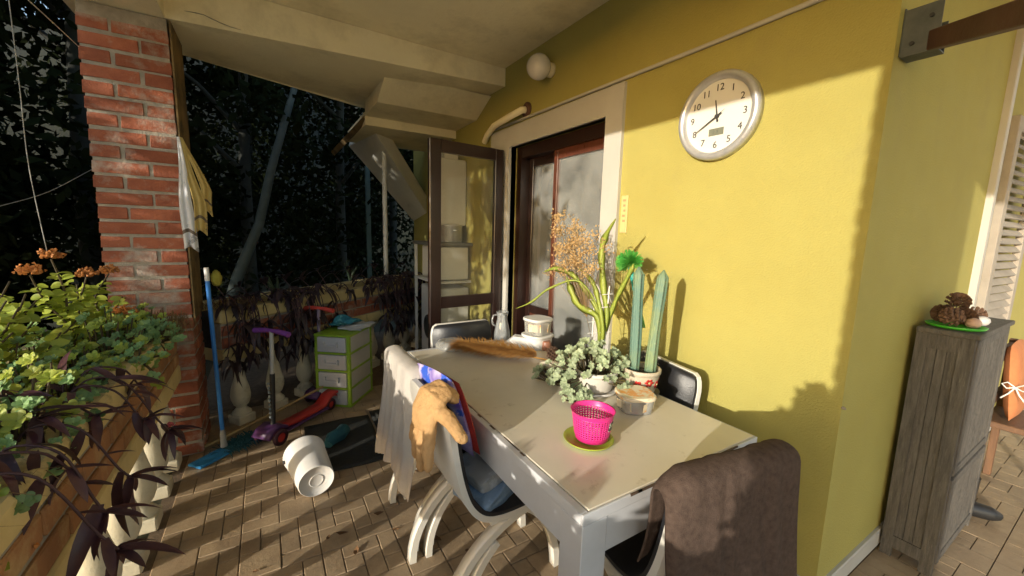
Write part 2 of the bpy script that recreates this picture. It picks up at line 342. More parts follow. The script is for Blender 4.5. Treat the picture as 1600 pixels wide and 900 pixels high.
RP(MB().box(XW+.002, 5.2, -1.7, YC-.02, 2.92, 3.06), 'slab', cream)  # unseen stretch of roof, added to cut skylight on the side wall
# ---- underside of the outside stairs
greywhite = mat('grey_white_plaster', (0.72, 0.70, 0.63), (0.64, 0.62, 0.55), 3, .85, .2, 30, world=True, stain=(.3, .28, .22), stain_scale=2, stain_lo=.55, stain_hi=.8)
st = thing('outdoor_staircase', 'cream concrete underside of outdoor stairs on a thin white pole', 'staircase', (1.3, 4.2, 2.4))
def SP(mb, name, m): o = mb.build(name, m, st); o.location = (-1.3, -4.2, -2.4); return o
SP(MB().add([(x, y, z) for x in (.88, XW-.003) for (y, z) in ((3.44, 2.735), (3.74, 2.585), (4.24, 2.58), (4.24, 2.735))],
            [(0, 1, 2, 3), (4, 7, 6, 5), (0, 4, 5, 1), (1, 5, 6, 2), (2, 6, 7, 3), (3, 7, 4, 0)]), 'step_soffit', cream)
SP(MB().box(.88, XW-.003, 4.243, 5.2, 2.50, 2.62), 'landing', cream)
A, B = Vector((.93, 5.45, 2.50)), Vector((1.835, 5.75, 1.62)); C_, D_ = Vector((1.835, 5.2, 1.72)), Vector((1.05, 4.55, 2.495))
SP(MB().add([A, B, C_, D_]+[p+Vector((.05, .05, .18)) for p in (A, B, C_, D_)], [(0, 3, 2, 1), (4, 5, 6, 7), (0, 1, 5, 4), (1, 2, 6, 5), (2, 3, 7, 6), (3, 0, 4, 7)]), 'flight', greywhite)
p, q = gz(522, 238, 2.40), Vector((.90, 4.26, 2.57))
SP(MB().tube([p, q], .04, 4, smooth=False), 'stringer', ochre)
p = gz(603, 420, 1.03)
SP(MB().tube([(p.x, p.y, .85), (p.x, p.y, 2.52)], .026, 12), 'pole', whiteplastic)
# ---- brick pillars
PIT = .0837; BH = .067
bm_cache = {}
def brick_mesh(l, w, h=BH, bm_=None):
    k = (round(l, 3), round(w, 3), h, bm_ is None)
    if k not in bm_cache:
        mb = MB().box(0, l, 0, w, 0, h, bev=.004); mb.v = [(a+random.uniform(-.0022, .0022), b+random.uniform(-.0022, .0022), c+random.uniform(-.002, .002)) for a, b, c in mb.v]
        bm_cache[k] = mb.mesh('brick', bm_ or brickm)
    return bm_cache[k]
def pillar(x0, y0, label, top=2.652):
    t = thing('brick_pillar', label, 'pillar', (x0+.19, y0+.19, 0)); n = int(top/PIT)
    c = MB().box(-.1845, .1845, -.1845, .1845, 0, top-.001).build('mortar_core', mortar, t)
    for k in range(n+1):
        z = k*PIT+.008
        if z+BH > top: break
        A4 = [(0, 0, .24, .115), (.2555, 0, .1245, .24), (.14, .265, .24, .115), (0, .13, .125, .25)] if k % 2 else [(0, 0, .125, .24), (.14, 0, .24, .115), (.265, .13, .115, .25), (0, .265, .25, .115)]
        for (a, b, l, w) in A4:
            link('brick', brick_mesh(l, w), t, (-.19+a+random.uniform(-.003, .003), -.19+b+random.uniform(-.003, .003), z+random.uniform(-.003, .003)), (random.uniform(-.02, .02), random.uniform(-.008, .008), random.uniform(-.012, .012)))
    MB().box(.194, .203, -.186, .19, .9, top-.004).build('side_render', ochre, t)
    return t
pillar(-.80, 3.15, 'red brick pillar between the two planters holding up the porch roof')
pillar(-.82, -.73, 'red brick pillar at the near end of the left planter')
# ---- planters on balusters
bal_me = MB().lathe([(.062, .07), (.064, .085), (.05, .10), (.034, .118), (.034, .128), (.05, .145), (.064, .185), (.067, .22), (.06, .27), (.045, .33), (.033, .39), (.027, .44), (.04, .45), (.05, .465), (.05, .48)], 20, cap0=False, cap1=False).box(-.066, .066, -.066, .066, 0, .07, bev=.008).box(-.058, .058, -.058, .058, .48, .519, bev=.006).mesh('baluster', balmat)
def planter(label, origin, ang, L, bmat_, bal_off=.05, sp=.285, start=.16):
    """local x along the wall, local -y toward the porch; inner face at y=0"""
    t = thing('balustrade_planter', label, 'planter', origin, ang)
    wdt = .52
    MB().box(0, L, .0, wdt, .52, .62, bev=.008).build('lower_rail', creamrail, t)
    MB().box(.001, L-.001, .012, .10, .6195, .805).build('mortar_core', mortar, t)
    MB().box(.001, L-.001, wdt-.10, wdt-.012, .6195, .805).build('mortar_core', mortar, t)
    MB().box(0, L, -.004, .115, .804, .90, bev=.012).build('top_rail', creamrail, t)
    MB().box(0, L, wdt-.115, wdt+.004, .804, .90, bev=.012).build('top_rail', creamrail, t)
    so_ = MB().box(.002, L-.002, .1005, wdt-.1005, .615, .84).build('soil', soilm, t)
    for k in range(2):
        x = .004 - (.125 if k else 0)
        while x < L-.02:
            a, b = max(x, .004), min(x+.238, L-.004)
            if b-a > .03: link('brick', brick_mesh(b-a, .1, .072, bmat_), t, (a, .003+random.uniform(-.003, .003), .628+k*.087))
            x += .25
    n = int((L-start)/sp)+1
    for i in range(n): link('baluster', bal_me, t, (start+i*sp, .09, 0), (0, 0, random.uniform(-.03, .03)))
    return t
planter('cream and brick planter on balusters along the left side of the terrace', (-.50, -.26, 0), R(90), 3.40, ochrebrick)
BPA = R(36.5); BP0 = Vector((-.30, 3.376, 0)); BPD = Vector((math.cos(BPA), math.sin(BPA), 0)); BPN = Vector((math.sin(BPA), -math.cos(BPA), 0))
planter('cream and brick planter on balusters closing the shaded far end', BP0, BPA, 2.62, None)
# ================================================================== DOOR LEAF, WALL FITTINGS
hin = Vector((XW-.045, 3.13, 0)); lv = gy(667, 222, 3.06) - hin; la = math.atan2(lv.y, lv.x)
LW, LH = .70, 2.20
leaf = thing('glass_door', 'open dark brown glazed door leaf standing against the far wall', 'door', hin, la)
MB().box(0, .085, -.02, .02, .02, LH, bev=.004).box(LW-.10, LW, -.02, .02, .02, LH, bev=.004).box(.085, LW-.10, -.019, .019, LH-.095, LH).box(.085, LW-.10, -.019, .019, .86, .955).box(.085, LW-.10, -.019, .019, .02, .16).build('door_frame', brownwood, leaf)
MB().box(.08, LW-.095, -.003, .003, .95, LH-.09).build('pane', MATS['leaf_glass'], leaf)
MB().box(.08, LW-.095, -.003, .003, .155, .865).build('pane', MATS['leaf_glass'], leaf)
MB().lathe([(.012, 0), (.012, .02), (.022, .03), (.024, .045), (.012, .055)], 14, M=frame((1, 0, 0), (0, 0, 1), (0, -1, 0), (0, 0, 0))).build('knob', mat('brass', (.55, .3, .15), None, 8, .3, metal=1), leaf, (LW-.05, -.02, 1.06))
kx = math.copysign(1, 1)
for zz in (1.05, 1.9): MB().tube([(-.03, -.0, zz), (.0, -.03, zz)], .006, 6).build('hinge', blackm, leaf)
# lamp globe
lp = thing('globe_wall_lamp', 'round white glass globe lamp high on the yellow wall', 'lamp', (XW, 2.52, 2.675))
MB().ico((-.115, 0, 0), .088, 3).build('globe', mat('opal_glass', (.78, .74, .65), None, 4, .2), lp)
MB().lathe([(.05, 0), (.05, .02), (.04, .03), (.04, .05)], 18, M=frame((0, 1, 0), (0, 0, 1), (-1, 0, 0), (0, 0, 0))).build('base', cream, lp)
# clock
ck = thing('wall_clock', 'large round silver rimmed wall clock with black numerals', 'clock', (XW, 1.175, 2.058))
ck.matrix_world = frame((0, -1, 0), (0, 0, 1), (-1, 0, 0), (XW, 1.175, 2.058)); 
CKR = .197
MB().lathe([(CKR, 0), (CKR, .03), (CKR-.006, .042), (CKR-.02, .046), (CKR-.034, .036), (CKR-.036, .018)], 64, cap1=False).build('rim', metalm, ck)
MB().lathe([(CKR-.033, .014), (CKR-.033, .019)], 48).build('dial', mat('pale_clock_dial', (.72, .70, .64), (.68, .66, .6), 3, .35), ck)
inkm = mat('dark_grey_ink', (.045, .042, .04), None, 9, .5)
for k in range(1, 13):
    a = R(90-30*k); r = .128
    link('numeral', text_mesh(str(k), .043, .0006, inkm), ck, (r*math.cos(a), r*math.sin(a), .0205))
def hand(ang, l, w, z):
    d = Vector((math.sin(ang), math.cos(ang), 0)); s_ = Vector((d.y, -d.x, 0))
    b = -d*.025; vs = [b+s_*w, b-s_*w, d*l-s_*w*.4, d*l+s_*w*.4]
    MB().add([v+Vector((0, 0, z)) for v in vs]+[v+Vector((0, 0, z+.0015)) for v in vs], [(0, 1, 2, 3), (4, 7, 6, 5), (0, 4, 5, 1), (1, 5, 6, 2), (2, 6, 7, 3), (3, 7, 4, 0)]).build('hand', inkm, ck)
hand(R(350), .075, .0045, .024); hand(R(240), .118, .0038, .027); hand(R(58), .045, .0012, .03)
MB().lathe([(.009, .02), (.009, .031)], 14).build('hub', inkm, ck)
lcd = MB().box(-.036, .036, -.084, -.052, .019, .0215).build('lcd_display', mat('grey_green_lcd', (.20, .21, .16), None, 6, .25), ck)
for t_, x_ in (('2', -.012), ('9', .006)): link('digit', text_mesh(t_, .022, .0003, mat('lcd_digit', (.12, .13, .10), None, 9, .4)), lcd, (x_, -.068, .0218))
# wooden plaque
pq = gx(975, 335, XW); pq = Vector((XW, pq.y-.005, pq.z))
pl = thing('wooden_plaque', 'narrow pale wooden plaque with faint carved letters beside the door', 'plaque', pq)
mat('pale_wood', (.62, .50, .22), (.55, .43, .18), 9, .6, .1, 50, stretch=(8, 8, 1))
MB().box(-.008, 0, -.026, .026, -.11, .11, bev=.002).build('board', mat('pale_wood', (.55, .40, .20), (.48, .34, .16), 9, .6, .1, 50, stretch=(8, 8, 1)), pl)
for k in range(5): MB().box(-.0092, -.0078, -.012+.003*(k%2), .012-.004*(k%3), .075-k*.03, .088-k*.03).build('carving', mat('carved_shadow', (.40, .27, .13), None, 9, .7), pl)
# heater behind the leaf, on the wall
hy0, hy1 = 3.95, 4.28
ht = thing('water_heater', 'white boxy water heater on the wall behind the glazed door', 'heater', (XW, 4.1, 1.55))
MB().box(-.30, -.004, -.15, .17, .0, .68, bev=.015).build('casing', whiteplastic, ht)
MB().box(-.22, -.06, -.06, .08, .68, .80, bev=.01).build('flue_box', whiteplastic, ht)
for dy in (-.05, .06): MB().tube([(-.15, dy, .0), (-.15, dy, -.15), (-.10, dy-.05, -.22), (-.03, dy-.08, -.24)], .011, 8).build('pipe', darkmetal, ht)
# bench with stove, oven and pot
bn = thing('wall_counter', 'grey counter shelf behind the glazed door', 'counter', (XW, 4.1, 0))
MB().box(-.42, -.004, -.32, .40, 1.34, 1.375, bev=.004).build('top', mat('grey_counter', (.16, .16, .15), None, 6, .5), bn)
for y_ in (-.31, .37): MB().box(-.40, -.37, y_, y_+.02, 0, 1.3395).build('post', whiteplastic, bn)
MB().box(-.40, -.005, -.285, .365, .955, .98).build('shelf', whiteplastic, bn)
ov = thing('oven', 'white box oven under the grey counter behind the glazed door', 'oven', (XW-.20, 4.06, .9805))
MB().box(-.16, .16, -.25, .28, .012, .35, bev=.01).build('casing', whiteplastic, ov)
for k in range(4): MB().lathe([(.018, 0), (.018, .02)], 12, M=frame((0, 1, 0), (0, 0, 1), (-1, 0, 0), (-.16, -.22, .06+k*.075))).build('knob', blackm, ov)
wm = thing('washing_machine', 'white washing machine low behind the glazed door', 'washing machine', (XW-.20, 4.08, 0))
MB().box(-.17, .18, -.25, .27, .01, .90, bev=.012).build('casing', whiteplastic, wm); MB().lathe([(.13, 0), (.13, .02), (.10, .03)], 24, M=frame((0, 1, 0), (0, 0, 1), (-1, 0, 0), (-.17, 0, .46))).build('door', darkmetal, wm)
sp_ = thing('stock_pot', 'shiny steel stock pot with lid on the counter behind glass', 'pot', (XW-.17, 3.98, 1.376))
MB().lathe([(.115, 0), (.12, .01), (.12, .16), (.125, .165)], 28).build('body', metalm, sp_); MB().lathe([(.126, .166), (.12, .178), (.07, .19), (.02, .195), (.02, .215), (.012, .222)], 28).build('lid', metalm, sp_)
for s_ in (-1, 1): MB().tube([(-.02, s_*.12, .12), (-.02, s_*.15, .125), (.02, s_*.15, .125), (.02, s_*.12, .12)], .007, 8).build('handle', metalm, sp_)
bt = thing('detergent_bottle', 'small orange and blue bottle beside the steel pot', 'bottle', (XW-.345, 3.96, 1.376))
MB().lathe([(.035, 0), (.037, .01), (.037, .09), (.02, .12), (.012, .13)], 16).build('body', mat('orange_plastic', (.7, .22, .04), None, 6, .4), bt); MB().lathe([(.013, .13), (.013, .155)], 12).build('cap', mat('blue_plastic', (.04, .10, .40), None, 6, .4), bt)
# bracket + awning beam
br = thing('awning_bracket', 'grey steel bracket bolted at the house corner holding a beam', 'bracket', (1.90, YC, 2.20)); br.scale = (.8, .8, .8)
MB().box(-.03, .06, -.006, 0, -.09, .10, bev=.002).build('back_plate', darkmetal, br)
MB().box(-.03, -.024, -.12, -.006, -.09, .09).box(.054, .06, -.12, -.006, -.09, .03).box(-.03, .06, -.12, -.006, -.096, -.09).build('cheeks', darkmetal, br)
for (a, b) in ((-.05, .02), (.04, -.03)): MB().lathe([(.008, 0), (.008, .008)], 8, M=frame((0, 1, 0), (0, 0, 1), (-1, 0, 0), (-.03, -.06+b, a))).build('bolt', blackm, br)
e0 = Vector((1.93, YC-.06, 2.17)); e1 = gy(1600, 20, .25); e1 = e0 + (e1-e0)*3.0
be = thing('awning_beam', 'long red brown beam running out of the corner bracket', 'beam', e0)
dv = (e1-e0); dn = dv.normalized(); sd_ = dn.cross(Vector((0, 0, 1))).normalized(); up_ = sd_.cross(dn)
MB().box(0, dv.length, -.022, .022, -.03, .03, M=frame(dn, sd_, up_, (0, 0, 0)), bev=.003).build('timber', rustwood, be)
# ================================================================== TABLE
TX0, TX1, TY0, TY1, TZ = .69, 1.57, .725, 2.385, .75
tc = Vector(((TX0+TX1)/2, (TY0+TY1)/2, 0)); hw, hl = (TX1-TX0)/2, (TY1-TY0)/2
tb = thing('dining_table', 'long pale grey painted table with beige top full of plants and boxes', 'table', tc)
bevel(MB().box(-hw, hw, -hl, -hl+.009, .714, .748).box(-hw, hw, hl-.032, hl, .714, .748).box(-hw, -hw+.026, -hl+.009, hl-.032, .714, .748).box(hw-.009, hw, -hl+.009, hl-.032, .714, .748).build('rim', tablepaint, tb), .003)
MB().box(-hw+.0295, hw-.0105, -hl+.0105, hl-.0345, .716, .75, bev=.002).build('top_panel', tabletop, tb)
for a_ in (-hw+.004, hw-.03): MB().box(a_, a_+.026, -hl+.095, hl-.095, .60, .712).build('apron', tablepaint, tb)
for a_ in (-hl+.004, hl-.03): MB().box(-hw+.095, hw-.095, a_, a_+.026, .60, .712).build('apron', tablepaint, tb)
for sx in (-1, 1):
    for sy in (-1, 1):
        x, y = sx*(hw-.049), sy*(hl-.049); bevel(MB().box(x-.047, x+.047, y-.047, y+.047, 0, .7125).build('leg', tablepaint, tb), .003)
chm = mat('worn_bare_wood', (.12, .075, .045), (.07, .045, .03), 20, .9)
for i in range(20):
    if i < 12: y = random.uniform(-hl+.05, hl*.2); MB().box(-hw+.018+random.uniform(0, .006), -hw+.0262, y, y+random.uniform(.01, .05), .7475, .7487).build('worn_patch', chm, tb)
    else: x = random.uniform(-hw+.02, hw-.1); MB().box(x, x+random.uniform(.02, .09), -hl-.0008, -hl+.004, .742, .7487).build('worn_patch', chm, tb)
# ================================================================== CHAIRS
prof = [(-.27, .87), (-.262, .79), (-.245, .68), (-.222, .58), (-.19, .50), (-.14, .446), (-.07, .425), (.03, .425), (.13, .438), (.20, .442), (.235, .43)]
def catmull(P, n=4):
    out = []; P = [Vector(p) for p in P]
    for i in range(len(P)-1):
        a, b, c, d = P[max(i-1, 0)], P[i], P[i+1], P[min(i+2, len(P)-1)]
        for k in range(n):
            t = k/n; out.append(.5*((2*b)+(c-a)*t+(2*a-5*b+4*c-d)*t*t+(3*b-a-3*c+d)*t**3))
    out.append(P[-1]); return out
PR = [tuple(p) for p in catmull(prof, 4)]
CW = .225
def make_chair():
    root = thing('dining_chair', 'x', 'chair')
    wf_ = lambda i: (.040, .018, .008, .003)[i] if i < 4 else 0.
    MB().ribbon(PR, -CW, CW, -.022, wf=wf_).build('seat_shell', chairwhite, root)
    PRi = [(PR[0][0]+.0005, PR[0][1]-.006)]+PR[1:-1]
    MB().ribbon(PRi, -CW+.004, CW-.004, .014, wf=wf_).build('upholstery', blackvinyl, root)
    for s in (-1, 1):
        y = s*(CW-.03)
        def arc(x0, sx, hz, k0, k1, n=12): return [(x0+sx*math.sin(math.pi/2*(k0+(k1-k0)*i/n)), hz*math.cos(math.pi/2*(k0+(k1-k0)*i/n))) for i in range(n+1)]
        mb = MB().ribbon(arc(.17, -.45, .402, 0, 1), y-.022, y+.022, -.03)
        mb.ribbon(arc(.14, -.345, .37, .42, 1), y-.022, y+.022, -.028)
        mb.build('rear_leg', chairwhite, root)
        MB().ribbon(arc(-.10, .35, .40, .05, 1), s*(CW-.085)-.02, s*(CW-.085)+.02, .03).build('front_leg', chairwhite, root)
    MB().box(-.1, -.06, -CW+.03, CW-.03, .37, .40).build('cross_rail', chairwhite, root)
    return root
ch0 = make_chair(); GCH = 'white and black dining chairs'
spots = [((.79, 1.42), 0, 'white chair with black seat under a tan leather glove on the left side'),
         ((.82, 1.87), 0, 'white chair hung with a pale cloth at the far left of table'),
         ((1.14, 2.24), -90, 'dark chair back at the far end of the table before the door'),
         ((1.455, 1.32), 168, 'dark chair back between table and yellow wall behind the cactus pot'),
         ((1.145, .83), 81.4, 'white and black chair at the near end under a brown blanket')]
CH = []
for i, ((x, y), a, lb) in enumerate(spots):
    c = ch0 if i == 0 else copy_tree(ch0); c.location = (x, y, 0); c.rotation_euler = (0, 0, R(a)); c['label'] = lb; c['group'] = GCH; CH.append(c)
# cloth hung over a chair back: u across, v along the path front-over-rear
def drape(name, chair, label, cat, m, y0, y1, front, rear, thick=.01, seed=1, fold=.012, flare=.03, sag=.0, nu=34, hem=.05):
    x, y = chair.location.x, chair.location.y; a = chair.rotation_euler.z
    rr = random.Random(seed); ph = [rr.uniform(0, 6.28) for _ in range(8)]
    fr = [(px_+.03, pz_) for (px_, pz_) in PR[:20] if pz_ > front][::-1]; re_ = []
    top = .885+thick
    path = [(p[0], p[1]) for p in fr] + [(-.255, top), (-.285, top+.004), (-.312, top-.012)]
    z = top-.03; nst = 14; zs = [z-(z-rear)*k/nst for k in range(1, nst+1)]
    path += [(-.318-.035*(k/nst), zz) for k, zz in enumerate(zs)]
    P = [Vector(p) for p in path]; cum = [0]
    for i in range(1, len(P)): cum.append(cum[-1]+(P[i]-P[i-1]).length)
    tot = cum[-1]; nv = 46
    def at(s):
        for i in range(1, len(P)):
            if cum[i] >= s: t = (s-cum[i-1])/max(1e-6, cum[i]-cum[i-1]); return P[i-1].lerp(P[i], t)
        return P[-1]
    def fn(u, v):
        p = at(v*tot); dn_ = max(0, (top-p.y)/(top-rear)) if p.x < -.28 else max(0, (top-p.y)/.6)
        yy = y0+(y1-y0)*u; f_ = fold*(.25+dn_)
        off = f_*(math.sin(u*19+ph[0]+v*2)+.6*math.sin(u*37+ph[1])+.4*math.sin(u*9+ph[2]+v*5))
        yy += flare*dn_*(u-.5)*2*math.sin(3*dn_+ph[3]) + .012*math.sin(v*9+ph[4])
        sg = -1 if p.x < -.28 else 1
        zz = p.y - sag*math.sin(math.pi*u)*(1-dn_) + (hem*math.sin(u*5+ph[5])*dn_*dn_ if p.x < -.28 else 0)
        ed = max(0., (abs(2*u-1)-.72)/.28)**2; zz -= .055*ed*(1-.6*dn_); q_ = .035*ed if sg < 0 else 0.
        return (p.x + sg*abs(off) + sg*.004 + q_, yy, zz)
    vs, fs = cloth_grid(nu, nv, fn)
    t = MB().add(vs, fs, True).build(name, m); t.location = (x, y, 0); t.rotation_euler = (0, 0, a)
    solid(t, thick, 0); smooth_mod(t, 1); return one(t, label, cat)
fleece = mat('brown_fleece', (.115, .078, .06), (.075, .05, .038), 60, .95, .5, 320, spec=.1)
drape('blanket', CH[4], 'brown fleece blanket draped over the near chair back', 'blanket', fleece, -.265, .262, .56, .10, .010, 3, .020, .03)
palec = mat('pale_worn_cloth', (.58, .53, .46), (.50, .45, .40), 9, .9, .3, 60, stain=(.2, .12, .08), stain_scale=5, stain_lo=.7, stain_hi=.76, trans=.1)
drape('cloth', CH[1], 'pale stained cloth hanging over the far left chair', 'cloth', palec, -.25, .24, .60, .34, .006, 5, .016, .05)
# ---- glove
def remesh(o, vox=.006, it=6):
    m = o.modifiers.new('r', 'REMESH'); m.mode = 'VOXEL'; m.voxel_size = vox; m.use_smooth_shade = True
    s = o.modifiers.new('s', 'SMOOTH'); s.factor = .5; s.iterations = it; return o
leather = mat('tan_leather', (.56, .33, .14), (.46, .26, .10), 9, .8, .8, 35, stain=(.42, .24, .10), stain_scale=6, stain_lo=.55, stain_hi=.9)
gb = MB()
cuff, palm = Vector((.545, 1.40, .905)), Vector((.475, 1.30, .86))
gb.tube([(.565, 1.325, .885), (.525, 1.325, .918), (.487, 1.322, .905), (.460, 1.318, .86), (.450, 1.312, .81), (.448, 1.31, .795)], [.066, .082, .090, .088, .080, .066], 18, flat=.38)
for b, m_, e, r in (((.455, 1.368, .82), (.440, 1.385, .765), (.433, 1.385, .725), .0165), ((.452, 1.331, .81), (.434, 1.338, .745), (.430, 1.335, .685), .0185),
                    ((.452, 1.292, .80), (.434, 1.288, .735), (.430, 1.280, .665), .0195), ((.455, 1.256, .81), (.440, 1.240, .75), (.437, 1.228, .69), .019),
                    ((.475, 1.27, .885), (.50, 1.215, .862), (.535, 1.165, .80), .023)):
    gb.tube([b, m_, e], [r*1.25, r*1.2, r*.95], 12)
    gb.ico(e, r*.85, 2)
gl = remesh(gb.build('work_glove', leather), .004, 2); one(gl, 'tan leather work glove hanging over the near left chair back', 'glove')
tx = bpy.data.textures.new('creases', 'CLOUDS'); tx.noise_scale = .03; d_ = gl.modifiers.new('d', 'DISPLACE'); d_.texture = tx; d_.strength = .009; d_.mid_level = .5
# ---- patterned cushion between chair and table
pb = mat('purple_blue_print', (.16, .08, .42), (.55, .48, .68), 16, .6, .1, 40, stain=(.03, .10, .55), stain_scale=9, stain_lo=.52, stain_hi=.56, detail=1)
cu = thing('printed_cushion', 'thin purple and blue printed cushion with red side behind the glove', 'cushion', (.60, 1.50, .80))
def pad(w, h, t, n=14):
    vs = []; 
    for s in (-1, 1):
        for j in range(n+1):
            for i in range(n+1):
                u, v = i/n*2-1, j/n*2-1; k = max(0, (1-u**4)*(1-v**4))**.5
                vs.append((s*t/2*k, w/2*u*(1-.06*v*v), h/2*v*(1-.06*u*u)))
    N = (n+1)**2; fs = []
    for s in (0, 1):
        for j in range(n):
            for i in range(n): a = s*N+j*(n+1)+i; fs.append((a, a+1, a+n+2, a+n+1))
    return vs, fs
vs, fs = pad(.42, .34, .055); o = MB().add(vs, fs, True).build('printed_side', pb, cu); o.rotation_euler = (R(-8), R(-14), R(2)); o.location = (0, 0, -.03)
vs, fs = pad(.40, .32, .04); o = MB().add(vs, fs, True).build('red_side', mat('red_cloth', (.45, .035, .02), None, 20, .8, .2, 90), cu); o.rotation_euler = (R(-8), R(-14), R(2)); o.location = (.03, -.01, -.04)
# ---- folded bags on the seat
for (x, y, z, w, d, h, rz, c, lb) in ((.73, 1.33, .475, .24, .19, .075, 20, (.24, .35, .50), 'blue grey folded plastic bag lying on the black chair seat'),
                              (.74, 1.36, .545, .22, .19, .07, 12, (.40, .41, .42), 'grey folded plastic bag on top of the blue one')):
    bm_ = mat('bag_film_%d' % int(c[0]*100), c, tuple(v*.75 for v in c), 6, .3, .5, 18, stain=tuple(min(1, v*1.5) for v in c), stain_scale=7, stain_lo=.55, stain_hi=.7)
    bm = bmesh.new(); bmesh.ops.create_cube(bm, size=1); bmesh.ops.subdivide_edges(bm, edges=bm.edges[:], cuts=6, use_grid_fill=True)
    for v in bm.verts: v.co = Vector((v.co.x*w, v.co.y*d, v.co.z*h*(1-.5*(abs(v.co.x*2)**3)))) + Vector((random.uniform(-.006, .006),)*3)
    me = bpy.data.meshes.new('folded_bag'); bm.to_mesh(me); bm.free(); me.materials.append(bm_); me.polygons.foreach_set('use_smooth', [True]*len(me.polygons))
    o = link('folded_bag', me, None, (x, y, z), (R(4), R(-8), R(rz))); smooth_mod(o, 1); one(o, lb, 'bag')
# ================================================================== ON THE TABLE
Z = TZ+.001
pink = mat('pink_plastic', (.80, .035, .26), (.74, .03, .22), 6, .38, .02, 50)
bk = thing('pink_basket', 'bright pink perforated plastic basket on a green saucer', 'basket', (.985, 1.015, Z+.012), R(-30))
def basket_wall(r0, r1, h, n, m):
    mb = MB(); nz = 2*m+1; na = 2*n; vs = []
    for i in range(nz+1):
        z = h*i/nz; r = r0+(r1-r0)*i/nz
        for j in range(na): a = 2*math.pi*j/na; vs.append((r*math.cos(a), r*math.sin(a), z))
    fs = [(i*na+j, i*na+(j+1) % na, (i+1)*na+(j+1) % na, (i+1)*na+j) for i in range(nz) for j in range(na) if not (i % 2 == 1 and j % 2 == 1 and i < nz-1)]
    return mb.add(vs, fs, True)
bh = .105; bw0, bw1 = .060, .074
o = basket_wall(bw0+.003, bw1, bh-.03, 40, 8).build('mesh_wall', pink, bk); o.location = (0, 0, .016); solid(o, .0025, 0)
MB().lathe([(bw0, 0), (bw0+.003, .018)], 40, cap1=False).build('base', pink, bk)
MB().lathe([(bw1, bh-.016), (bw1+.004, bh), (bw1+.006, bh+.002), (bw1+.002, bh-.002), (bw1-.002, bh-.016)], 48, cap0=False, cap1=False, wob=lambda a, i: 1+.02*(i in (1, 2))*math.cos(2*a)).build('rim', pink, bk)
bl = R(-38); lb_ = MB().box(-.013, .013, -.001, .001, -.016, .016).build('tag', mat('dark_printed_tag', (.02, .025, .02), (.03, .04, .03), 60, .4, stain=(.45, .5, .4), stain_scale=70, stain_lo=.5, stain_hi=.55), bk)
lb_.location = (.0715*math.cos(bl), .0715*math.sin(bl), .062); lb_.rotation_euler = (R(8), 0, bl+R(90))
MB().lathe([(.03, .0), (.03, .03), (.012, .034)], 12, c=(.012, .02, .004)).build('white_cup', whiteplastic, bk)
sa = thing('green_saucer', 'flat green plant saucer under the pink basket', 'saucer', (.975, 1.02, Z))
MB().lathe([(.07, 0), (.083, .002), (.092, .011), (.090, .012), (.078, .0055), (.0, .005)], 40, cap1=False).build('dish', mat('green_plastic', (.38, .46, .05), (.30, .38, .04), 8, .4), sa)
clear = glass('cloudy_plastic', (.92, .92, .90), .5, .34, (.74, .72, .66), .12)
orp = mat('orange_fruit_print', (.78, .64, .42), (.80, .70, .50), 5, .4, stain=(.80, .34, .07), stain_scale=11, stain_lo=.5, stain_hi=.56, detail=1.5)
def tub(x, y, z, r, h, label, cap=orp, rz=0., lab=True, name='plastic_tub', body=None):
    t = thing(name, label, 'tub', (x, y, z), R(rz))
    wob = lambda a, i: 1/max(abs(math.cos(a))**3.2+abs(math.sin(a))**3.2, 1e-6)**(1/3.2)*.92
    MB().lathe([(r*.86, 0), (r*.88, .004), (r*.97, h-.004), (r*.97, h)], 48, wob=wob, cap1=False).build('body', body or clear, t)
    MB().lathe([(r*1.02, h-.012), (r*1.04, h-.010), (r*1.04, h+.002), (r*.98, h+.006), (r*.9, h+.004)], 48, wob=wob).build('lid', cap, t)
    if lab:
        for a in (-150, -60):
            o = MB().box(-r*.45, r*.45, -.0008, .0008, -h*.28, h*.22).build('label', orp, t); aa = R(a); q = r*.87
            o.location = (q*math.cos(aa), q*math.sin(aa), h*.5); o.rotation_euler = (R(7), 0, aa+R(90))
    return t
tub(1.335, 1.125, Z, .083, .072, 'clear square plastic tub with orange fruit lid beside the pink basket', rz=-25)
wl = mat('white_lid', (.72, .70, .66), None, 6, .4)
tub(1.50, 2.10, Z, .098, .085, 'white plastic tub at the bottom of the stack by the jug', wl, 10, False, body=whiteplastic)
tub(1.50, 2.10, Z+.092, .09, .10, 'cloudy plastic tub with orange label on top of the white one', wl, 10)
lid = thing('clear_lid', 'clear plastic box with pink lettering at the far left table corner', 'box', (.985, 2.33, Z), R(8))
MB().lathe([(.09, 0), (.09, .02), (.075, .045), (.06, .05)], 36, wob=lambda a, i: 1/(abs(math.cos(a))**3+abs(math.sin(a))**3)**(1/3)).build('shell', clear, lid)
for k in range(3): o = link('letter', text_mesh('TTG'[k], .035, .0004, mat('pink_print', (.6, .08, .2), (.7, .3, .1), 30, .5)), lid, (-.045+k*.03, -.0885, .03)); o.rotation_euler = (R(62), 0, 0)
# faceted white box
fb = thing('faceted_box', 'white faceted plastic cover lying before the tubs', 'box', (1.40, 2.14, Z), R(-38))
wv = [(-.13, -.065, 0), (.13, -.065, 0), (.13, .065, 0), (-.13, .065, 0), (-.05, -.025, .075), (.075, -.03, .066), (.085, .045, .06), (-.045, .045, .075)]
bevel(MB().add(wv, [(3, 2, 1, 0), (4, 5, 6, 7), (0, 1, 5, 4), (1, 2, 6, 5), (2, 3, 7, 6), (3, 0, 4, 7)]).build('shell', whiteplastic, fb), .004)
MB().lathe([(.028, 0), (.032, .006), (.032, .05), (.026, .062)], 18, c=(.165, -.03, 0)).build('jar', mat('rust_jar', (.30, .13, .08), None, 10, .4), fb)
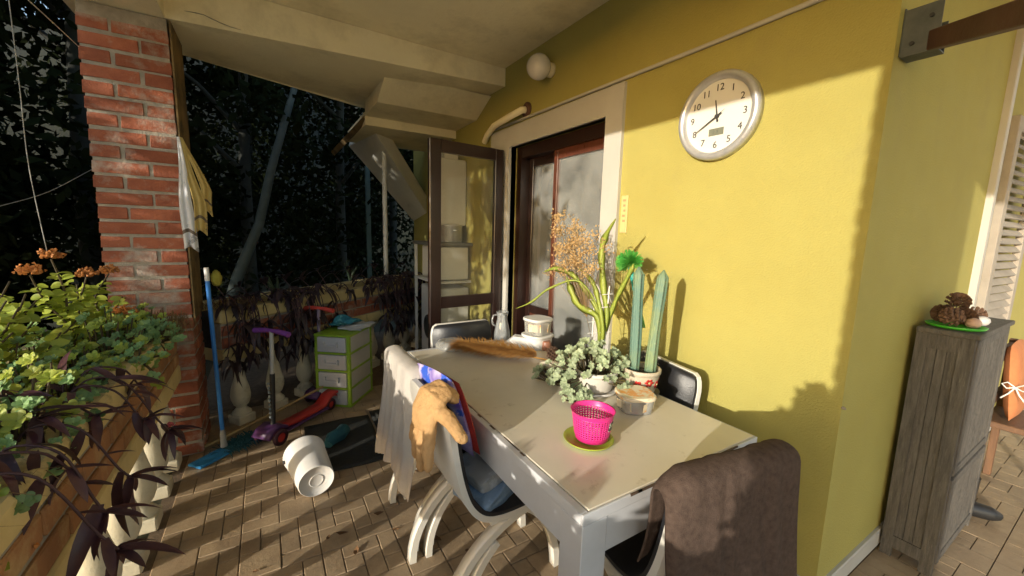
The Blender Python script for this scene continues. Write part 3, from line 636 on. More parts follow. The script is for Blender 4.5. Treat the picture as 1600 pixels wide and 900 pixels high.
# jug
jg = thing('glass_jug', 'clear glass water jug with handle near the doorway', 'jug', (1.365, 2.335, Z))
jgl = glass('jug_glass', (.90, .92, .92), .9, .16, (.8, .8, .8), .03)
MB().lathe([(.045, 0), (.055, .006), (.056, .05), (.045, .11), (.034, .155), (.036, .18), (.043, .205), (.040, .205), (.032, .18), (.031, .155), (.042, .11), (.052, .05), (.045, .012)], 32).build('body', jgl, jg)
MB().tube([(-.036, .01, .185), (-.062, .015, .18), (-.072, .017, .15), (-.066, .015, .12), (-.046, .01, .105)], .006, 8).build('handle', jgl, jg)
# dried plume
plm = mat('golden_dry_plume', (.60, .33, .09), (.46, .22, .05), 30, .8, .3, 120, rnd=.0, trans=.15)
pz0, pz1 = Vector((1.33, 1.86, Z+.012)), Vector((.99, 2.24, Z+.02))
pm = thing('dried_plume', 'golden brown dried plume lying flat across the table', 'plume', pz0)
ax = (pz1-pz0); al = ax.length; an = ax.normalized(); sn = Vector((an.y, -an.x, 0))
if sn.y > 0: sn = -sn
MB().tube([an*(-.08), an*al*.5+Vector((0, 0, .02)), an*al], [.005, .004, .002], 6).build('stalk', plm, pm)
mb = MB()
for i in range(2600):
    t = random.random()**.8; b = an*(al*t)+Vector((0, 0, .006+.035*random.random()))
    s = random.choice((-1, -1, 1, 1, 1)); L = random.uniform(.07, .15)*(1-.6*abs(t-.45)); d = (an*random.uniform(.2, .6)+sn*s*random.uniform(.15, .9)+Vector((0, 0, random.uniform(-.05, .28)))).normalized()
    w = d.cross(Vector((0, 0, 1))).normalized()*random.uniform(.0012, .003); m_ = b+d*L*.6+Vector((0, 0, -.002)); e = b+d*L; e.z = max(e.z-.012, .002); m_.z = max(m_.z, .003)
    mb.add([b-w, b+w, m_+w*.8, m_-w*.8, e], [(0, 1, 2, 3), (3, 2, 4)])
tag(mb.build('bristles', plm, pm), kind='stuff')
# pine cones
conem = mat('brown_pine_cone', (.16, .085, .05), (.09, .05, .03), 30, .85, .4, 90)
def cone_mesh(r, l):
    mb = MB(); n = 60
    for i in range(n):
        t = i/n; a = i*2.39996; z = l*(t-.5); rr = r*math.sin(math.pi*(.12+.82*t))**.8
        d = Vector((math.cos(a), math.sin(a), .35+.5*t)).normalized(); b = Vector((math.cos(a)*rr*.35, math.sin(a)*rr*.35, z)); e = b+d*rr*.8; s = d.cross(Vector((0, 0, 1))).normalized()*r*.26; u_ = d.cross(s).normalized()*r*.10
        mb.add([b, e+s-u_, e+d*.003+u_*0, e-s-u_, e+u_], [(0, 1, 4), (0, 4, 3), (1, 2, 4), (2, 3, 4), (0, 3, 2, 1)])
    mb.ico((0, 0, 0), r*.42, 1, (1, 1, l/r*.8)); return mb.mesh('pine_cone', conem)
cm = cone_mesh(.036, .07)
for (x, y, z, rx, ry, lb) in ((1.44, 1.86, Z+.034, 80, 20, 'upper brown pine cone behind the succulent leaves on the table'), (1.37, 1.76, Z+.055, 70, -30, 'lower brown pine cone on the white dish by the plume')):
    one(link('pine_cone', cm, None, (x, y, z), (R(rx), R(ry), R(40))), lb, 'pine cone', 'pine cones on the table')
# dish under the left succulent
gd = thing('grey_dish', 'round grey dish under the white stone and succulents', 'dish', (1.35, 1.63, Z))
MB().lathe([(.09, 0), (.13, .004), (.145, .014), (.142, .016), (.12, .008), (0, .007)], 40, cap1=False).build('plate', mat('grey_plastic', (.30, .29, .30), None, 6, .4), gd)
st_ = MB().ico((0, 0, 0), .05, 3, (1.5, .7, .55), .06).build('pale_stone', mat('pale_stone', (.66, .60, .46), (.55, .48, .36), 14, .8, .4, 60)); st_.location = (1.28, 1.66, Z+.036); st_.rotation_euler = (0, 0, R(-40)); one(st_, 'pale elongated stone on the grey dish at the left', 'stone')
# pots
potw = mat('glazed_white_pot', (.72, .68, .60), (.66, .61, .53), 7, .3, stain=(.40, .36, .50), stain_scale=16, stain_lo=.6, stain_hi=.64, detail=2)
def pot(x, y, r0, r1, h, label, m, sauc=None, name='plant_pot'):
    t = thing(name, label, 'pot', (x, y, Z))
    zz = .012 if sauc else 0
    if sauc: MB().lathe([(r0*1.05, 0), (r0*1.35, .006), (r0*1.42, .018), (r0*1.38, .019), (r0*1.2, .010), (0, .009)], 36, cap1=False).build('saucer', sauc, t)
    MB().lathe([(r0, zz), (r0*1.03, zz+.005), (r1*.97, zz+h*.75), (r1, zz+h-.02), (r1*1.04, zz+h-.018), (r1*1.05, zz+h), (r1*.95, zz+h), (r1*.92, zz+h-.025)], 40, cap1=False).build('body', m, t)
    MB().lathe([(r1*.93, zz+h-.026), (r1*.5, zz+h-.02), (0.001, zz+h-.018)], 30, cap0=False, cap1=False).build('soil', soilm, t)
    return t
ceram = mat('speckled_cream_ceramic', (.58, .50, .38), (.50, .42, .30), 10, .5, .3, 90, stain=(.36, .28, .18), stain_scale=26, stain_lo=.6, stain_hi=.7)
cp = pot(1.50, 1.235, .062, .084, .115, 'cream ceramic pot with red flowers holding two tall cacti', ceram, mat('dark_grey_saucer', (.12, .115, .10), None, 6, .5))
redp = mat('red_flower_paint', (.50, .03, .02), None, 9, .35)
for (a, z) in ((-112, .065), (-72, .05), (-150, .05), (-35, .07)):
    aa = R(a); r = .0735+(z-.05)*.19; fl_ = MB()
    for k in range(6):
        an_ = k*math.pi/3; fl_.ico((.013*math.cos(an_), 0, .013*math.sin(an_)), .0075, 1, (1+.5*abs(math.cos(an_)), .25, 1+.5*abs(math.sin(an_))))
    o = fl_.build('painted_flower', redp, cp); o.location = (r*math.cos(aa), r*math.sin(aa), z+.012); o.rotation_euler = (R(10), 0, aa+R(90))
    o2 = MB().ico((0, 0, 0), .006, 1, (1, .5, 1)).build('flower_eye', creamrail, o); o2.location = (0, -.002, 0)
cactm = mat('blue_green_cactus', (.13, .22, .16), (.10, .19, .15), 4, .6, .15, 40, stain=(.26, .30, .10), stain_scale=3, stain_lo=.5, stain_hi=.75)
spine = mat('pale_spines', (.45, .38, .25), None, 9, .7)
for (x, y, h, tx_, ty_, lb) in ((1.478, 1.262, .50, .0, .012, 'left of the two tall blue green columnar cacti'), (1.522, 1.205, .49, .028, -.012, 'right of the two tall blue green columnar cacti')):
    t = thing('columnar_cactus', lb, 'cactus', (x, y, Z+.105), group='two columnar cacti')
    n = 6; mb = MB(); prf = []
    for i in range(15):
        s = i/14; r = .026*(.85+.2*math.sin(s*9+x*50)*.25)*(1 if s < .93 else math.sqrt(max(.02, 1-((s-.93)/.07)**2))); prf.append((max(r, .003), s*h))
    mb.lathe(prf, 36, wob=lambda a, i: 1+.16*math.cos(n*a)); mb.v = [(a+tx_*(c/h)**1.3, b+ty_*(c/h)**1.3, c) for a, b, c in mb.v]
    mb.build('stem', cactm, t); sb = MB()
    for k in range(n):
        a = 2*math.pi*k/n
        for i in range(24):
            s = (i+.5)/24; z = s*h; c = Vector((.0295*math.cos(a)+tx_*s**1.3, .0295*math.sin(a)+ty_*s**1.3, z))
            for q in range(4):
                d = (Vector((math.cos(a), math.sin(a), 0))+Vector((random.uniform(-.8, .8), random.uniform(-.8, .8), random.uniform(-.6, .8)))).normalized()*.012; w = d.cross(Vector((.3, .5, .8))).normalized()*.0006
                sb.add([c-w, c+w, c+d], [(0, 1, 2)])
    tag(sb.build('spines', spine, t), kind='stuff')
wp = pot(1.325, 1.36, .075, .10, .10, 'round white glazed pot with violet print under the grey green succulent', potw, wl)
wp2 = pot(1.47, 1.50, .07, .09, .11, 'white pot behind the succulent holding the tall leaf cactus', potw)
# cobweb brush
gbm = mat('green_bristles', (.05, .42, .06), (.22, .60, .14), 25, .5, trans=.3)
cb = thing('cobweb_brush', 'round bright green cobweb brush with turquoise handle among the plants', 'brush', (1.60, 1.43, Z))
hb = gx(984, 414, 1.60)-Vector((1.60, 1.43, Z)); lo = gx(1006, 512, 1.57)-Vector((1.60, 1.43, Z))
teal = mat('turquoise_plastic', (.02, .36, .30), (.02, .30, .24), 6, .4)
dirn = (hb-lo).normalized()
MB().tube([lo, lo+(hb-lo)*.35], [.008, .008], 10).build('lower_handle', gbm, cb); MB().tube([lo+(hb-lo)*.35, lo+(hb-lo)*.6, lo+(hb-lo)*.95], [.009, .014, .012], 10).build('handle', teal, cb)
mb = MB(); hd = hb+dirn*.01
for i in range(900):
    v = Vector((random.gauss(0, 1), random.gauss(0, 1), random.gauss(0, 1))).normalized()
    if v.dot(dirn) < -.45: continue
    L = random.uniform(.052, .074); w = v.cross(Vector((.2, .9, .3))).normalized()*.0022; mb.add([hd-w*.5, hd+w, hd+v*L+w, hd+v*L-w], [(0, 1, 2, 3)])
tag(mb.build('bristles', gbm, cb), kind='stuff')
# white plant stakes
for (dx, dy, h, tl, lb) in ((-.02, .03, .40, .0, 'thin white ladder stake left of the tall leaf cactus'), (.0, -.04, .44, .012, 'thin white ladder stake in front of the tall leaf cactus')):
    t = thing('plant_stake', lb, 'stake', (1.47+dx, 1.50+dy, Z+.05), group='white plant stakes')
    MB().tube([(0, 0, 0), (tl*.3, 0, h*.5), (tl, 0, h)], .0035, 6).build('rod', whiteplastic, t)
    for k in range(4): MB().tube([(-.025, .01, h*(.45+.15*k)), (.025, -.012, h*(.45+.15*k)+.004)], .0022, 5).build('rung', whiteplastic, t)
# ================================================================== ON THE FLOOR
# bucket lying on its side
b0, b1 = gz(495, 752, .10), gz(472, 700, .135); bd = (b1-b0).normalized(); bs = bd.cross(Vector((0, 0, 1))).normalized(); bu = bs.cross(bd)
bkt = thing('white_bucket', 'white plastic bucket lying on its side on the pavers', 'bucket', (b0.x, b0.y, 0))
BM = frame(bs, bu, bd, (0, 0, .10)); BL = .295
MB().lathe([(.001, .006), (.088, .006), (.089, 0), (.092, 0), (.094, .006), (.113, BL-.012), (.1165, BL-.011), (.117, BL), (.112, BL), (.109, BL-.03), (.092, .012), (.001, .012)], 48, cap0=False, cap1=False, M=BM).build('body', whiteplastic, bkt)
pass; MB().lathe([(.036, .0062), (.0375, .0045), (.034, .0045), (.0325, .0062)], 32, cap0=False, cap1=False, M=BM).build('base_ring', whiteplastic, bkt)
for s in (-1, 1): MB().lathe([(.011, 0), (.011, .012)], 12, M=BM @ Matrix.Translation((s*.110, 0, BL-.035)) @ Matrix.Rotation(R(90*s), 4, 'Y')).build('handle_boss', blackm, bkt)
# mats
def floormat(x0, x1, y0, y1, rz, label, m):
    t = thing('door_mat', label, 'mat', ((x0+x1)/2, (y0+y1)/2, .002), R(rz)); w, h = (x1-x0)/2, (y1-y0)/2
    vs, fs = cloth_grid(16, 16, lambda u, v: (w*(2*u-1), h*(2*v-1), .006+.003*math.sin(7*u+4*v)))
    o = MB().add(vs, fs, True).build('pad', m, t); solid(o, .008, 0); return t
rub = mat('black_rubber_mat', (.016, .018, .016), (.025, .026, .024), 30, .8, .5, 150)
floormat(.16, .62, 2.50, 3.20, -2, 'plain black rubber mat beside the white bucket', rub)
m2 = floormat(.64, 1.12, 2.55, 3.24, -2, 'black lettered door mat half hidden behind the hanging cloth', rub)
ltm = mat('grey_mat_print', (.11, .11, .10), (.08, .08, .075), 40, .9)
for r_, wd in enumerate(('HOME', 'SWEET', 'HOME')):
    for k, chh in enumerate(wd): link('letter', text_mesh(chh, .15, .001, ltm), m2, (-.165+k*(.34/(len(wd)-1)), .22-r_*.17, .0145))
tr = thing('teal_cloth_roll', 'crumpled dark teal cloth lying on the black mat', 'cloth', (.36, 2.86, .014), R(48))
tealc = mat('teal_towel', (.015, .10, .13), (.01, .07, .095), 20, .9, .7, 120)
mb = MB().tube([(-.11, 0, .035), (-.05, .012, .045), (.02, -.006, .045), (.08, .008, .04), (.115, 0, .03)], [.028, .045, .048, .045, .026], 16); mb.v = [(a, b, max(c+random.uniform(-.003, .003), .003)) for a, b, c in mb.v]; mb.build('roll', tealc, tr)
# scooters
sred = mat('red_plastic', (.48, .035, .03), (.40, .03, .025), 8, .4, .03, 60); spur = mat('purple_plastic', (.10, .035, .13), (.08, .03, .11), 8, .42); wheelm = mat('dark_plum_wheel', (.05, .012, .025), None, 10, .5)
def wheel(parent, loc, r, w, ang=0):
    o = MB().lathe([(r*.55, -w/2), (r*.9, -w/2), (r, -w*.25), (r, w*.25), (r*.9, w/2), (r*.55, w/2)], 24, M=frame((1, 0, 0), (0, 0, 1), (0, -1, 0), (0, 0, 0)), cap0=False, cap1=False).build('wheel', wheelm, parent, loc)
    MB().lathe([(r*.56, -w*.3), (r*.56, w*.3)], 16, M=frame((1, 0, 0), (0, 0, 1), (0, -1, 0), (0, 0, 0))).build('hub', sred, o)
def scooter(label, loc, rz, stem_h, grip, bar, upper):
    t = thing('kick_scooter', label, 'scooter', loc, R(rz), 'kick scooters by the far planter')
    dp = [(.25, .085), (.20, .085), (.10, .075), (-.12, .075), (-.18, .085), (-.24, .13), (-.31, .145)]
    MB().ribbon([tuple(p) for p in catmull(dp, 3)], -.052, .052, -.016).build('deck', sred, t)
    bevel(MB().box(-.20, .28, -.058, .058, .045, .066).build('chassis', spur, t), .012)
    MB().ribbon([(.36, .06), (.33, .10), (.27, .115), (.22, .09)], -.075, .075, -.02).build('front_cowl', spur, t)
    for s in (-1, 1): wheel(t, (.29, s*.085, .058), .058, .026)
    wheel(t, (-.27, 0, .05), .05, .036)
    MB().ribbon([(-.20, .095), (-.25, .118), (-.31, .118), (-.345, .08)], -.03, .03, -.008).build('rear_fender', sred, t)
    lean = -.03
    MB().tube([(.27, 0, .09), (.27+lean*.6, 0, stem_h*.62)], .017, 12).build('lower_stem', blackm, t)
    MB().tube([(.27+lean*.6, 0, stem_h*.62), (.27+lean, 0, stem_h)], .0135, 12).build('upper_stem', upper, t)
    MB().tube([(.27+lean, -.06, stem_h), (.27+lean, .06, stem_h)], .014, 10).build('handlebar', bar, t)
    for s in (-1, 1): MB().tube([(.27+lean, s*.05, stem_h), (.27+lean, s*.15, stem_h-.012)], [.017, .019], 12).build('grip', grip, t)
    return t
spot_ = mat('white_speckle_decal', (.25, .3, .32), None, 9, .5)
pgrip = mat('violet_grip', (.20, .05, .27), None, 9, .5); rgrip = mat('coral_grip', (.62, .07, .05), None, 9, .5)
s1 = scooter('red decked kick scooter with violet grips and a pale stem', (.18, 3.27, 0), 221, .79, pgrip, pgrip, mat('pale_stem', (.45, .43, .38), None, 9, .4))
for k in range(9): MB().box(.282-.0002, .2905, -.006, .006, .18+k*.03, .196+k*.03).build('stem_mark', spot_, s1)
scooter('kick scooter with coral red grips standing behind the red decked one', (.53, 3.83, 0), 221, .82, rgrip, rgrip, mat('mauve_stem', (.28, .20, .27), None, 9, .4))
# drawer tower
lime = mat('lime_green_plastic', (.27, .42, .03), (.23, .37, .025), 6, .4); frost = mat('frosted_white_plastic', (.52, .52, .53), (.46, .46, .46), 5, .35)
dt = thing('drawer_tower', 'lime green plastic tower of four white drawers', 'drawer unit', (.54, 3.41, 0), R(51.9))
DD, DWd, DH = .40, .31, .62; nD = 4; ph = DH/nD
mb = MB()
for k in range(nD+1): z = k*(DH-.018)/nD; mb.box(-.004, DD, -.004, DWd, z, z+.018)
for (x, y) in ((.0, .0), (.0, DWd-.03), (DD-.03, 0), (DD-.03, DWd-.03)): mb.box(x, x+.028, y, y+.028, .0185, DH-.019)
bevel(mb.build('frame', lime, dt), .003, 1)
MB().box(.03, DD-.03, .006, .012, .02, DH-.02).box(.03, DD-.03, DWd-.014, DWd-.008, .02, DH-.02).build('side_panel', frost, dt)
for k in range(nD):
    z0 = .022+k*(DH-.018)/nD; z1 = z0+ph-.03
    d = bevel(MB().box(-.012, .33, .03, DWd-.034, z0, z1).build('drawer', frost, dt), .006)
    bevel(MB().box(-.03, -.012, .09, DWd-.09, z0+.045, z0+.062).box(-.03, -.012, .09, .105, z0+.06, z0+.09).box(-.03, -.012, DWd-.105, DWd-.09, z0+.06, z0+.09).build('handle', frost, d), .003)
def rag(name, label, loc, rz, w, h, m, amp=.02, seed=2, lay_=1):
    rr = random.Random(seed); ph_ = [rr.uniform(0, 6) for _ in range(6)]
    def fn(u, v):
        z = amp*(1.2+math.sin(u*9+ph_[0]+3*v)+.6*math.sin(v*11+ph_[1]+2*u)*1+.35*math.sin(u*23+v*17))*(.4+.6*math.sin(math.pi*u)*math.sin(math.pi*v)); return (w*(u-.5)+.012*math.sin(v*14+ph_[2]), h*(v-.5)+.015*math.sin(u*10+ph_[3]), max(z, .002))
    vs, fs = cloth_grid(26, 26, fn); o = MB().add(vs, fs, True).build(name, m); o.location = loc; o.rotation_euler = (0, 0, R(rz)); solid(o, .005, 1); return one(o, label, 'cloth')
rag('folded_cloth', 'white crumpled cloth on top of the lime drawer tower', (.66, 3.70, .624), 52, .30, .22, mat('white_rag', (.55, .55, .54), (.4, .42, .44), 14, .9, .4, 90), .012, 5)
rag('folded_cloth', 'teal patterned cloth heaped on the lime drawer tower', (.56, 3.74, .655), 30, .26, .17, mat('teal_rag', (.03, .22, .28), (.02, .13, .18), 26, .85, .5, 80, stain=(.12, .35, .38), stain_scale=22, stain_lo=.55, stain_hi=.6), .030, 8)
# mop and stick
bluem = mat('blue_enamel', (.03, .19, .55), (.025, .16, .48), 7, .4)
mh = thing('floor_mop', 'flat mop with a long bright blue handle leaning on the brick pillar', 'mop', (-.33, 3.08, 0))
o0 = Vector((-.33, 3.08, 0)); ft = gz(350, 697, .03)-o0; tp = gy(322, 418, 3.11)-o0
MB().tube([ft+(tp-ft)*.06, ft+(tp-ft)*.93], .0125, 10).build('handle', bluem, mh); MB().tube([ft+(tp-ft)*.93, tp], .0135, 10).build('end_cap', whiteplastic, mh); MB().tube([ft, ft+(tp-ft)*.1], [.022, .014], 10).build('socket', mat('grey_socket', (.3, .3, .28), None, 8, .5), mh)
h0, h1 = gz(303, 733)-o0, gz(398, 683)-o0; hd_ = (h1-h0); ha = math.atan2(hd_.y, hd_.x); hm = (h0+h1)/2
o = MB().box(-hd_.length/2, 0, -.055, .055, .004, .022, bev=.006).build('head', mat('bright_blue_pad', (.02, .22, .50), None, 10, .7, .4, 100), mh, (hm.x, hm.y, 0), (0, 0, ha))
mb = MB()
for i in range(320):
    a = Vector((random.uniform(-.02, hd_.length*.5), random.uniform(-.05, .05), .012)); d = Vector((random.uniform(-.3, 1), random.uniform(-1, 1), 0)).normalized(); L = random.uniform(.05, .12); w = Vector((-d.y, d.x, 0))*.004
    mb.add([a-w, a+w, a+d*L*.6+w+Vector((0, 0, .018)), a+d*L*.6-w+Vector((0, 0, .018)), a+d*L+Vector((0, 0, -.008))], [(0, 1, 2, 3), (3, 2, 4)])
tag(mb.build('fringe', tealc, mh, (hm.x, hm.y, 0), (0, 0, ha)), kind='stuff')
yc = gy(338, 435, 3.30); yo = MB().ico((0, 0, 0), .055, 3, (.55, .45, 1), .10).build('yellow_sponge', mat('yellow_sponge_foam', (.42, .36, .05), None, 30, .9, .8, 90)); yo.location = yc; one(yo, 'yellow sponge cloth behind the top of the mop handle', 'sponge')
k0, k1 = gz(308, 704, .02), gz(505, 604, .20)
sk_ = MB().tube([k0, k0.lerp(k1, .5)+Vector((0, 0, -.008)), k1], [.011, .010, .009], 8).build('wooden_stick', mat('tan_bamboo', (.34, .24, .10), (.26, .18, .07), 10, .6, .2, 30)); one(sk_, 'thin tan wooden stick leaning low across the balusters', 'stick')
# towel on the pillar
tw = thing('hanging_towel', 'white and yellow kitchen towel hung at the pillar edge', 'towel', (-.415, 3.115, 2.0))
twhite = mat('white_towel', (.62, .62, .64), (.56, .56, .58), 30, .9, .5, 160, stain=(.28, .28, .30), stain_scale=9, stain_lo=.56, stain_hi=.59); tsunlit = mat('yellow_towel', (.58, .44, .16), (.52, .38, .13), 30, .9, .5, 160, stain=(.20, .15, .07), stain_scale=10, stain_lo=.6, stain_hi=.63)  # the yellow puts sun shining through the cloth into its colour
tband = mat('brown_towel_band', (.16, .12, .09), None, 20, .9)
def tpanel(name, m, x0, x1, y0, y1, zb, phs, topx=0.):
    def fn(u, v):
        s = min(1, .18+v*1.25); z = -v*(-zb)
        return (topx+(x0+(x1-x0)*u-topx)*s+.004*math.sin(v*8+phs), (y0+(y1-y0)*u)*s-.010*math.sin(u*11+phs)*v-.004, z+.02*math.sin(u*4)*v)
    mb = MB(); vs, fs = cloth_grid(18, 30, fn); mb.add(vs, fs, True)
    o = mb.build(name, m, tw); me = o.data; me.materials.append(tband)
    for p_ in me.polygons:
        v = (p_.index // 17)/29
        if .80 < v < .845 : p_.material_index = 1
    solid(o, .004, 0)
tpanel('white_side', twhite, -.012, .055, -.012, -.02, -.66, 0.)
tpanel('yellow_side', tsunlit, .050, .105, -.012, .03, -.56, 2.); tpanel('yellow_fold', tsunlit, .09, .135, .02, .09, -.44, 4.)
# fallen leaves
dryleaf = mat('dry_leaf', (.22, .12, .05), (.14, .07, .03), 20, .8, rnd=.3)
dlm = MB().add([(0, 0, .002), (.012, .009, .008), (.03, .011, .004), (.046, 0, .012), (.03, -.010, .006), (.012, -.009, .002), (.022, 0, .0)], [(0, 6, 1), (1, 6, 2), (2, 6, 3), (3, 6, 4), (4, 6, 5), (5, 6, 0)]).mesh('fallen_leaf', dryleaf)
fp = [(515, 835), (555, 868), (545, 832), (600, 800), (612, 828), (395, 893), (728, 858), (610, 722), (620, 775), (583, 700), (660, 735), (690, 845)]
for i, (a, b) in enumerate(fp):
    o = link('fallen_leaf', dlm, None, gz(a, b, .003), (random.uniform(-.2, .2), random.uniform(-.2, .2), random.uniform(0, 6.28))); s = random.uniform(.7, 1.35); o.scale = (s, s, s); one(o, ['dry leaf on the pavers below the bucket', 'curled dry leaf on the sunlit pavers between bucket and chair', 'dry leaf just above the curled one on the sunlit pavers', 'dry leaf on the pavers left of the hanging cloth', 'dry leaf on the sunlit strip below the hanging cloth', 'dry leaf at the bottom picture edge left of the chair', 'dry leaf under the glove chair', 'dry leaf at the lettered mat corner', 'dry leaf beside the far left chair foot', 'dry leaf on the plain black mat', 'dry leaf behind the hanging cloth', 'dry leaf by the curved rear chair leg'][i], 'leaf', 'fallen dry leaves on the pavers')
# ================================================================== RIGHT SIDE
CX0, CX1, CY0, CY1, CZ = 2.49, 3.16, .365, .545, 1.13
cb_ = thing('slatted_cabinet', 'tall narrow weathered grey wooden cabinet with slatted front against the side wall', 'cabinet', (CX0, CY0, 0))
cl, cd = CX1-CX0, CY1-CY0
bevel(MB().box(-.012, cl+.012, -.014, cd, CZ-.022, CZ).build('top_board', greywood, cb_), .003, 1)
MB().box(.0, .02, 0, .045, .0, CZ-.0225).box(0, .02, cd-.04, cd, 0, CZ-.0225).box(.0, .019, .045, cd-.04, CZ-.09, CZ-.0225).box(.0, .019, .045, cd-.04, .05, .11).build('side_frame', greywood, cb_)
for k in range(3):
    w3 = (cd-.085)/3; MB().box(.006, .016, .0455+k*w3+.001, .0455+(k+1)*w3-.001, .1105, CZ-.0905).build('plank', greywood, cb_)
MB().box(cl-.02, cl, 0, cd, 0, CZ-.0225).box(.021, cl-.0205, cd-.012, cd, .05, CZ-.0225).box(.021, cl-.0205, .03, cd-.0125, .05, .065).build('carcass', greywood, cb_)
for (z0, z1) in ((.06, .47), (.49, CZ-.03)):
    dr = bevel(MB().box(.022, .06, -.006, .014, z0, z1).box(cl-.06, cl-.022, -.006, .014, z0, z1).box(.06, cl-.06, -.005, .013, z0, z0+.035).box(.06, cl-.06, -.005, .013, z1-.035, z1).build('door', greywood, cb_), .002, 1)
    me = MB().box(0, .013, 0, .008, 0, z1-z0-.07).mesh('slat', greywood); n = int((cl-.12)/.021)
    for k in range(n): link('slat', me, dr, (.063+k*.021, 0, z0+.035))
ty = gz(1482, 503, CZ+.004)
tray = thing('green_tray', 'bright green round tray on top of the grey cabinet', 'tray', (2.60, .45, CZ+.001))
MB().lathe([(.075, 0), (.09, .004), (.097, .014), (.094, .015), (.085, .007), (0, .006)], 36, cap1=False).build('dish', mat('bright_green_plastic', (.06, .42, .03), None, 8, .4), tray)
cm2 = cone_mesh(.04, .075); GP = 'pine cones on the cabinet'
for (x, y, z, rx, ry, lb) in ((2.565, .455, .05, 60, 10, 'brown pine cone on the green tray nearest the corner'), (2.66, .50, .05, 85, 60, 'pine cone on the tray back edge near the wall'), (2.70, .44, .04, 80, -20, 'pine cone on the cabinet top beside the tray'), (2.68, .47, .105, 30, 30, 'pine cone topmost of the pile on the cabinet'), (2.82, .44, .04, 75, 90, 'pine cone farthest along the cabinet top')):
    one(link('pine_cone', cm2, None, (x, y, CZ+z), (R(rx), R(ry), R(x*900))), lb, 'pine cone', GP)
for (x, y, c, lb) in ((2.64, .405, (.55, .36, .27), 'pinkish pebble at the tray edge'), (2.76, .40, (.62, .58, .55), 'white pebble beside the pine cones on the cabinet')):
    o = MB().ico((0, 0, 0), .03, 2, (1.2, .9, .8), .05).build('pebble', mat('pebble_%d' % int(c[1]*100), c, None, 9, .6, .2, 60)); o.location = (x, y, CZ+.026); one(o, lb, 'pebble')
sh = thing('louvered_shutter', 'open louvered wooden shutter on the far right wall', 'shutter', (3.60, YC-.012, .72), R(-3))
shm = mat('grey_shutter_paint', (.40, .35, .29), (.32, .28, .23), 8, .7, .2, 50); sw, shh = .62, 1.50
MB().box(0, .07, -.036, 0, 0, shh, bev=.003).box(sw-.07, sw, -.036, 0, 0, shh, bev=.003).box(.07, sw-.07, -.035, 0, 0, .08).box(.07, sw-.07, -.035, 0, shh-.08, shh).build('frame', shm, sh)
me = MB().box(0, sw-.14, -.022, .022, -.004, .004).mesh('louver', shm)
for k in range(27): link('louver', me, sh, (.07, -.019, .105+k*.05), (R(50), 0, 0))
oc = thing('garden_chair', 'wooden garden chair with an orange cushion at the far right edge', 'chair', (3.80, .25, 0))
wdm = mat('brown_garden_wood', (.17, .085, .04), (.12, .06, .03), 8, .6, .2, 40, stretch=(5, 5, 1))
MB().box(-.22, .22, -.22, .20, .44, .475, bev=.004).build('seat', wdm, oc)
for (x, y, h) in ((-.21, -.20, .44), (.18, -.20, .44), (-.21, .165, .92), (.18, .165, .92)): MB().box(x, x+.035, y, y+.035, 0, h-.001, bev=.003).build('leg', wdm, oc)
for a_, b_ in ((.82, .90), (.56, .62)): MB().box(-.174, .179, .172, .192, a_, b_).build('back_rail', wdm, oc)
vs, fs = pad(.40, .46, .07); o = MB().add([(b, a, c) for a, b, c in vs], fs, True).build('cushion', mat('orange_cushion', (.55, .21, .08), (.48, .17, .06), 14, .85, .3, 120), oc); o.location = (0, .125, .71); o.rotation_euler = (R(-6), 0, 0)
mb = MB()
for s in (-1, 1): mb.tube([(0, 0, 0), (s*.03, -.012, .025), (s*.05, -.01, .01), (s*.03, -.008, -.012), (0, 0, 0)], .004, 6); mb.tube([(0, 0, 0), (s*.02, -.01, -.04), (s*.045, -.008, -.075)], .004, 6)
mb.build('tie_bow', whiteplastic, oc, (-.205, .10, .70), (0, 0, R(-90)))
bo = thing('rubber_boot', 'dark rubber boot on the floor behind the cabinet', 'boot', (3.27, .42, 0), R(-60))
MB().lathe([(.045, .06), (.048, .12), (.052, .22), (.054, .23)], 16).build('shaft', blackm, bo); remesh(MB().tube([(-.03, 0, .045), (.05, 0, .04), (.12, 0, .035), (.16, 0, .03)], [.045, .042, .038, .02], 14).build('foot', blackm, bo), .008, 3)
# ================================================================== PLANTS
def orient(base, d, up=Vector((0, 0, 1)), s=1.0):
    d = Vector(d).normalized(); y = Vector(up).cross(d)
    if y.length < 1e-3: y = Vector((1, 0, 0)).cross(d)
    y.normalize(); z = d.cross(y); return frame(d*s, y*s, z*s, base)
def blade(L, Wd, droop=.25, fold=.25, n=6, pw=.8, base_w=.35):
    """leaf along +x with a folded midrib, drooping at the tip"""
    vs = []; fs = []
    for i in range(n+1):
        t = i/n; w = Wd/2*(max(0, math.sin(math.pi*min(1, base_w*.5+t*(1-base_w*.5))))**pw if t < 1 else 0)
        x = L*t; z = -droop*L*t*t
        vs += [(x, -w, z+w*fold), (x, 0, z), (x, w, z+w*fold)]
    for i in range(n): o = 3*i; fs += [(o, o+3, o+4, o+1), (o+1, o+4, o+5, o+2)]
    return vs, fs
def blade_mesh(name, m, *a, **k): vs, fs = blade(*a, **k); return MB().add(vs, fs, True).mesh(name, m)
purple1 = mat('dark_purple_leaf', (.048, .018, .034), (.095, .040, .034), 14, .42, .1, 60, rnd=.35, trans=.12)
purple2 = mat('shaded_plum_leaf', (.030, .014, .024), (.04, .026, .02), 9, .5, .1, 60, rnd=.4, trans=.1)  # darker copy of the purple leaf, far end's shade put into its colour
green1 = mat('bright_green_leaf', (.36, .46, .07), (.50, .53, .09), 12, .5, .1, 60, rnd=.35, trans=.45)
green2 = mat('blue_green_succulent_leaf', (.18, .32, .11), (.28, .41, .15), 20, .5, .05, 60, rnd=.35, trans=.3)
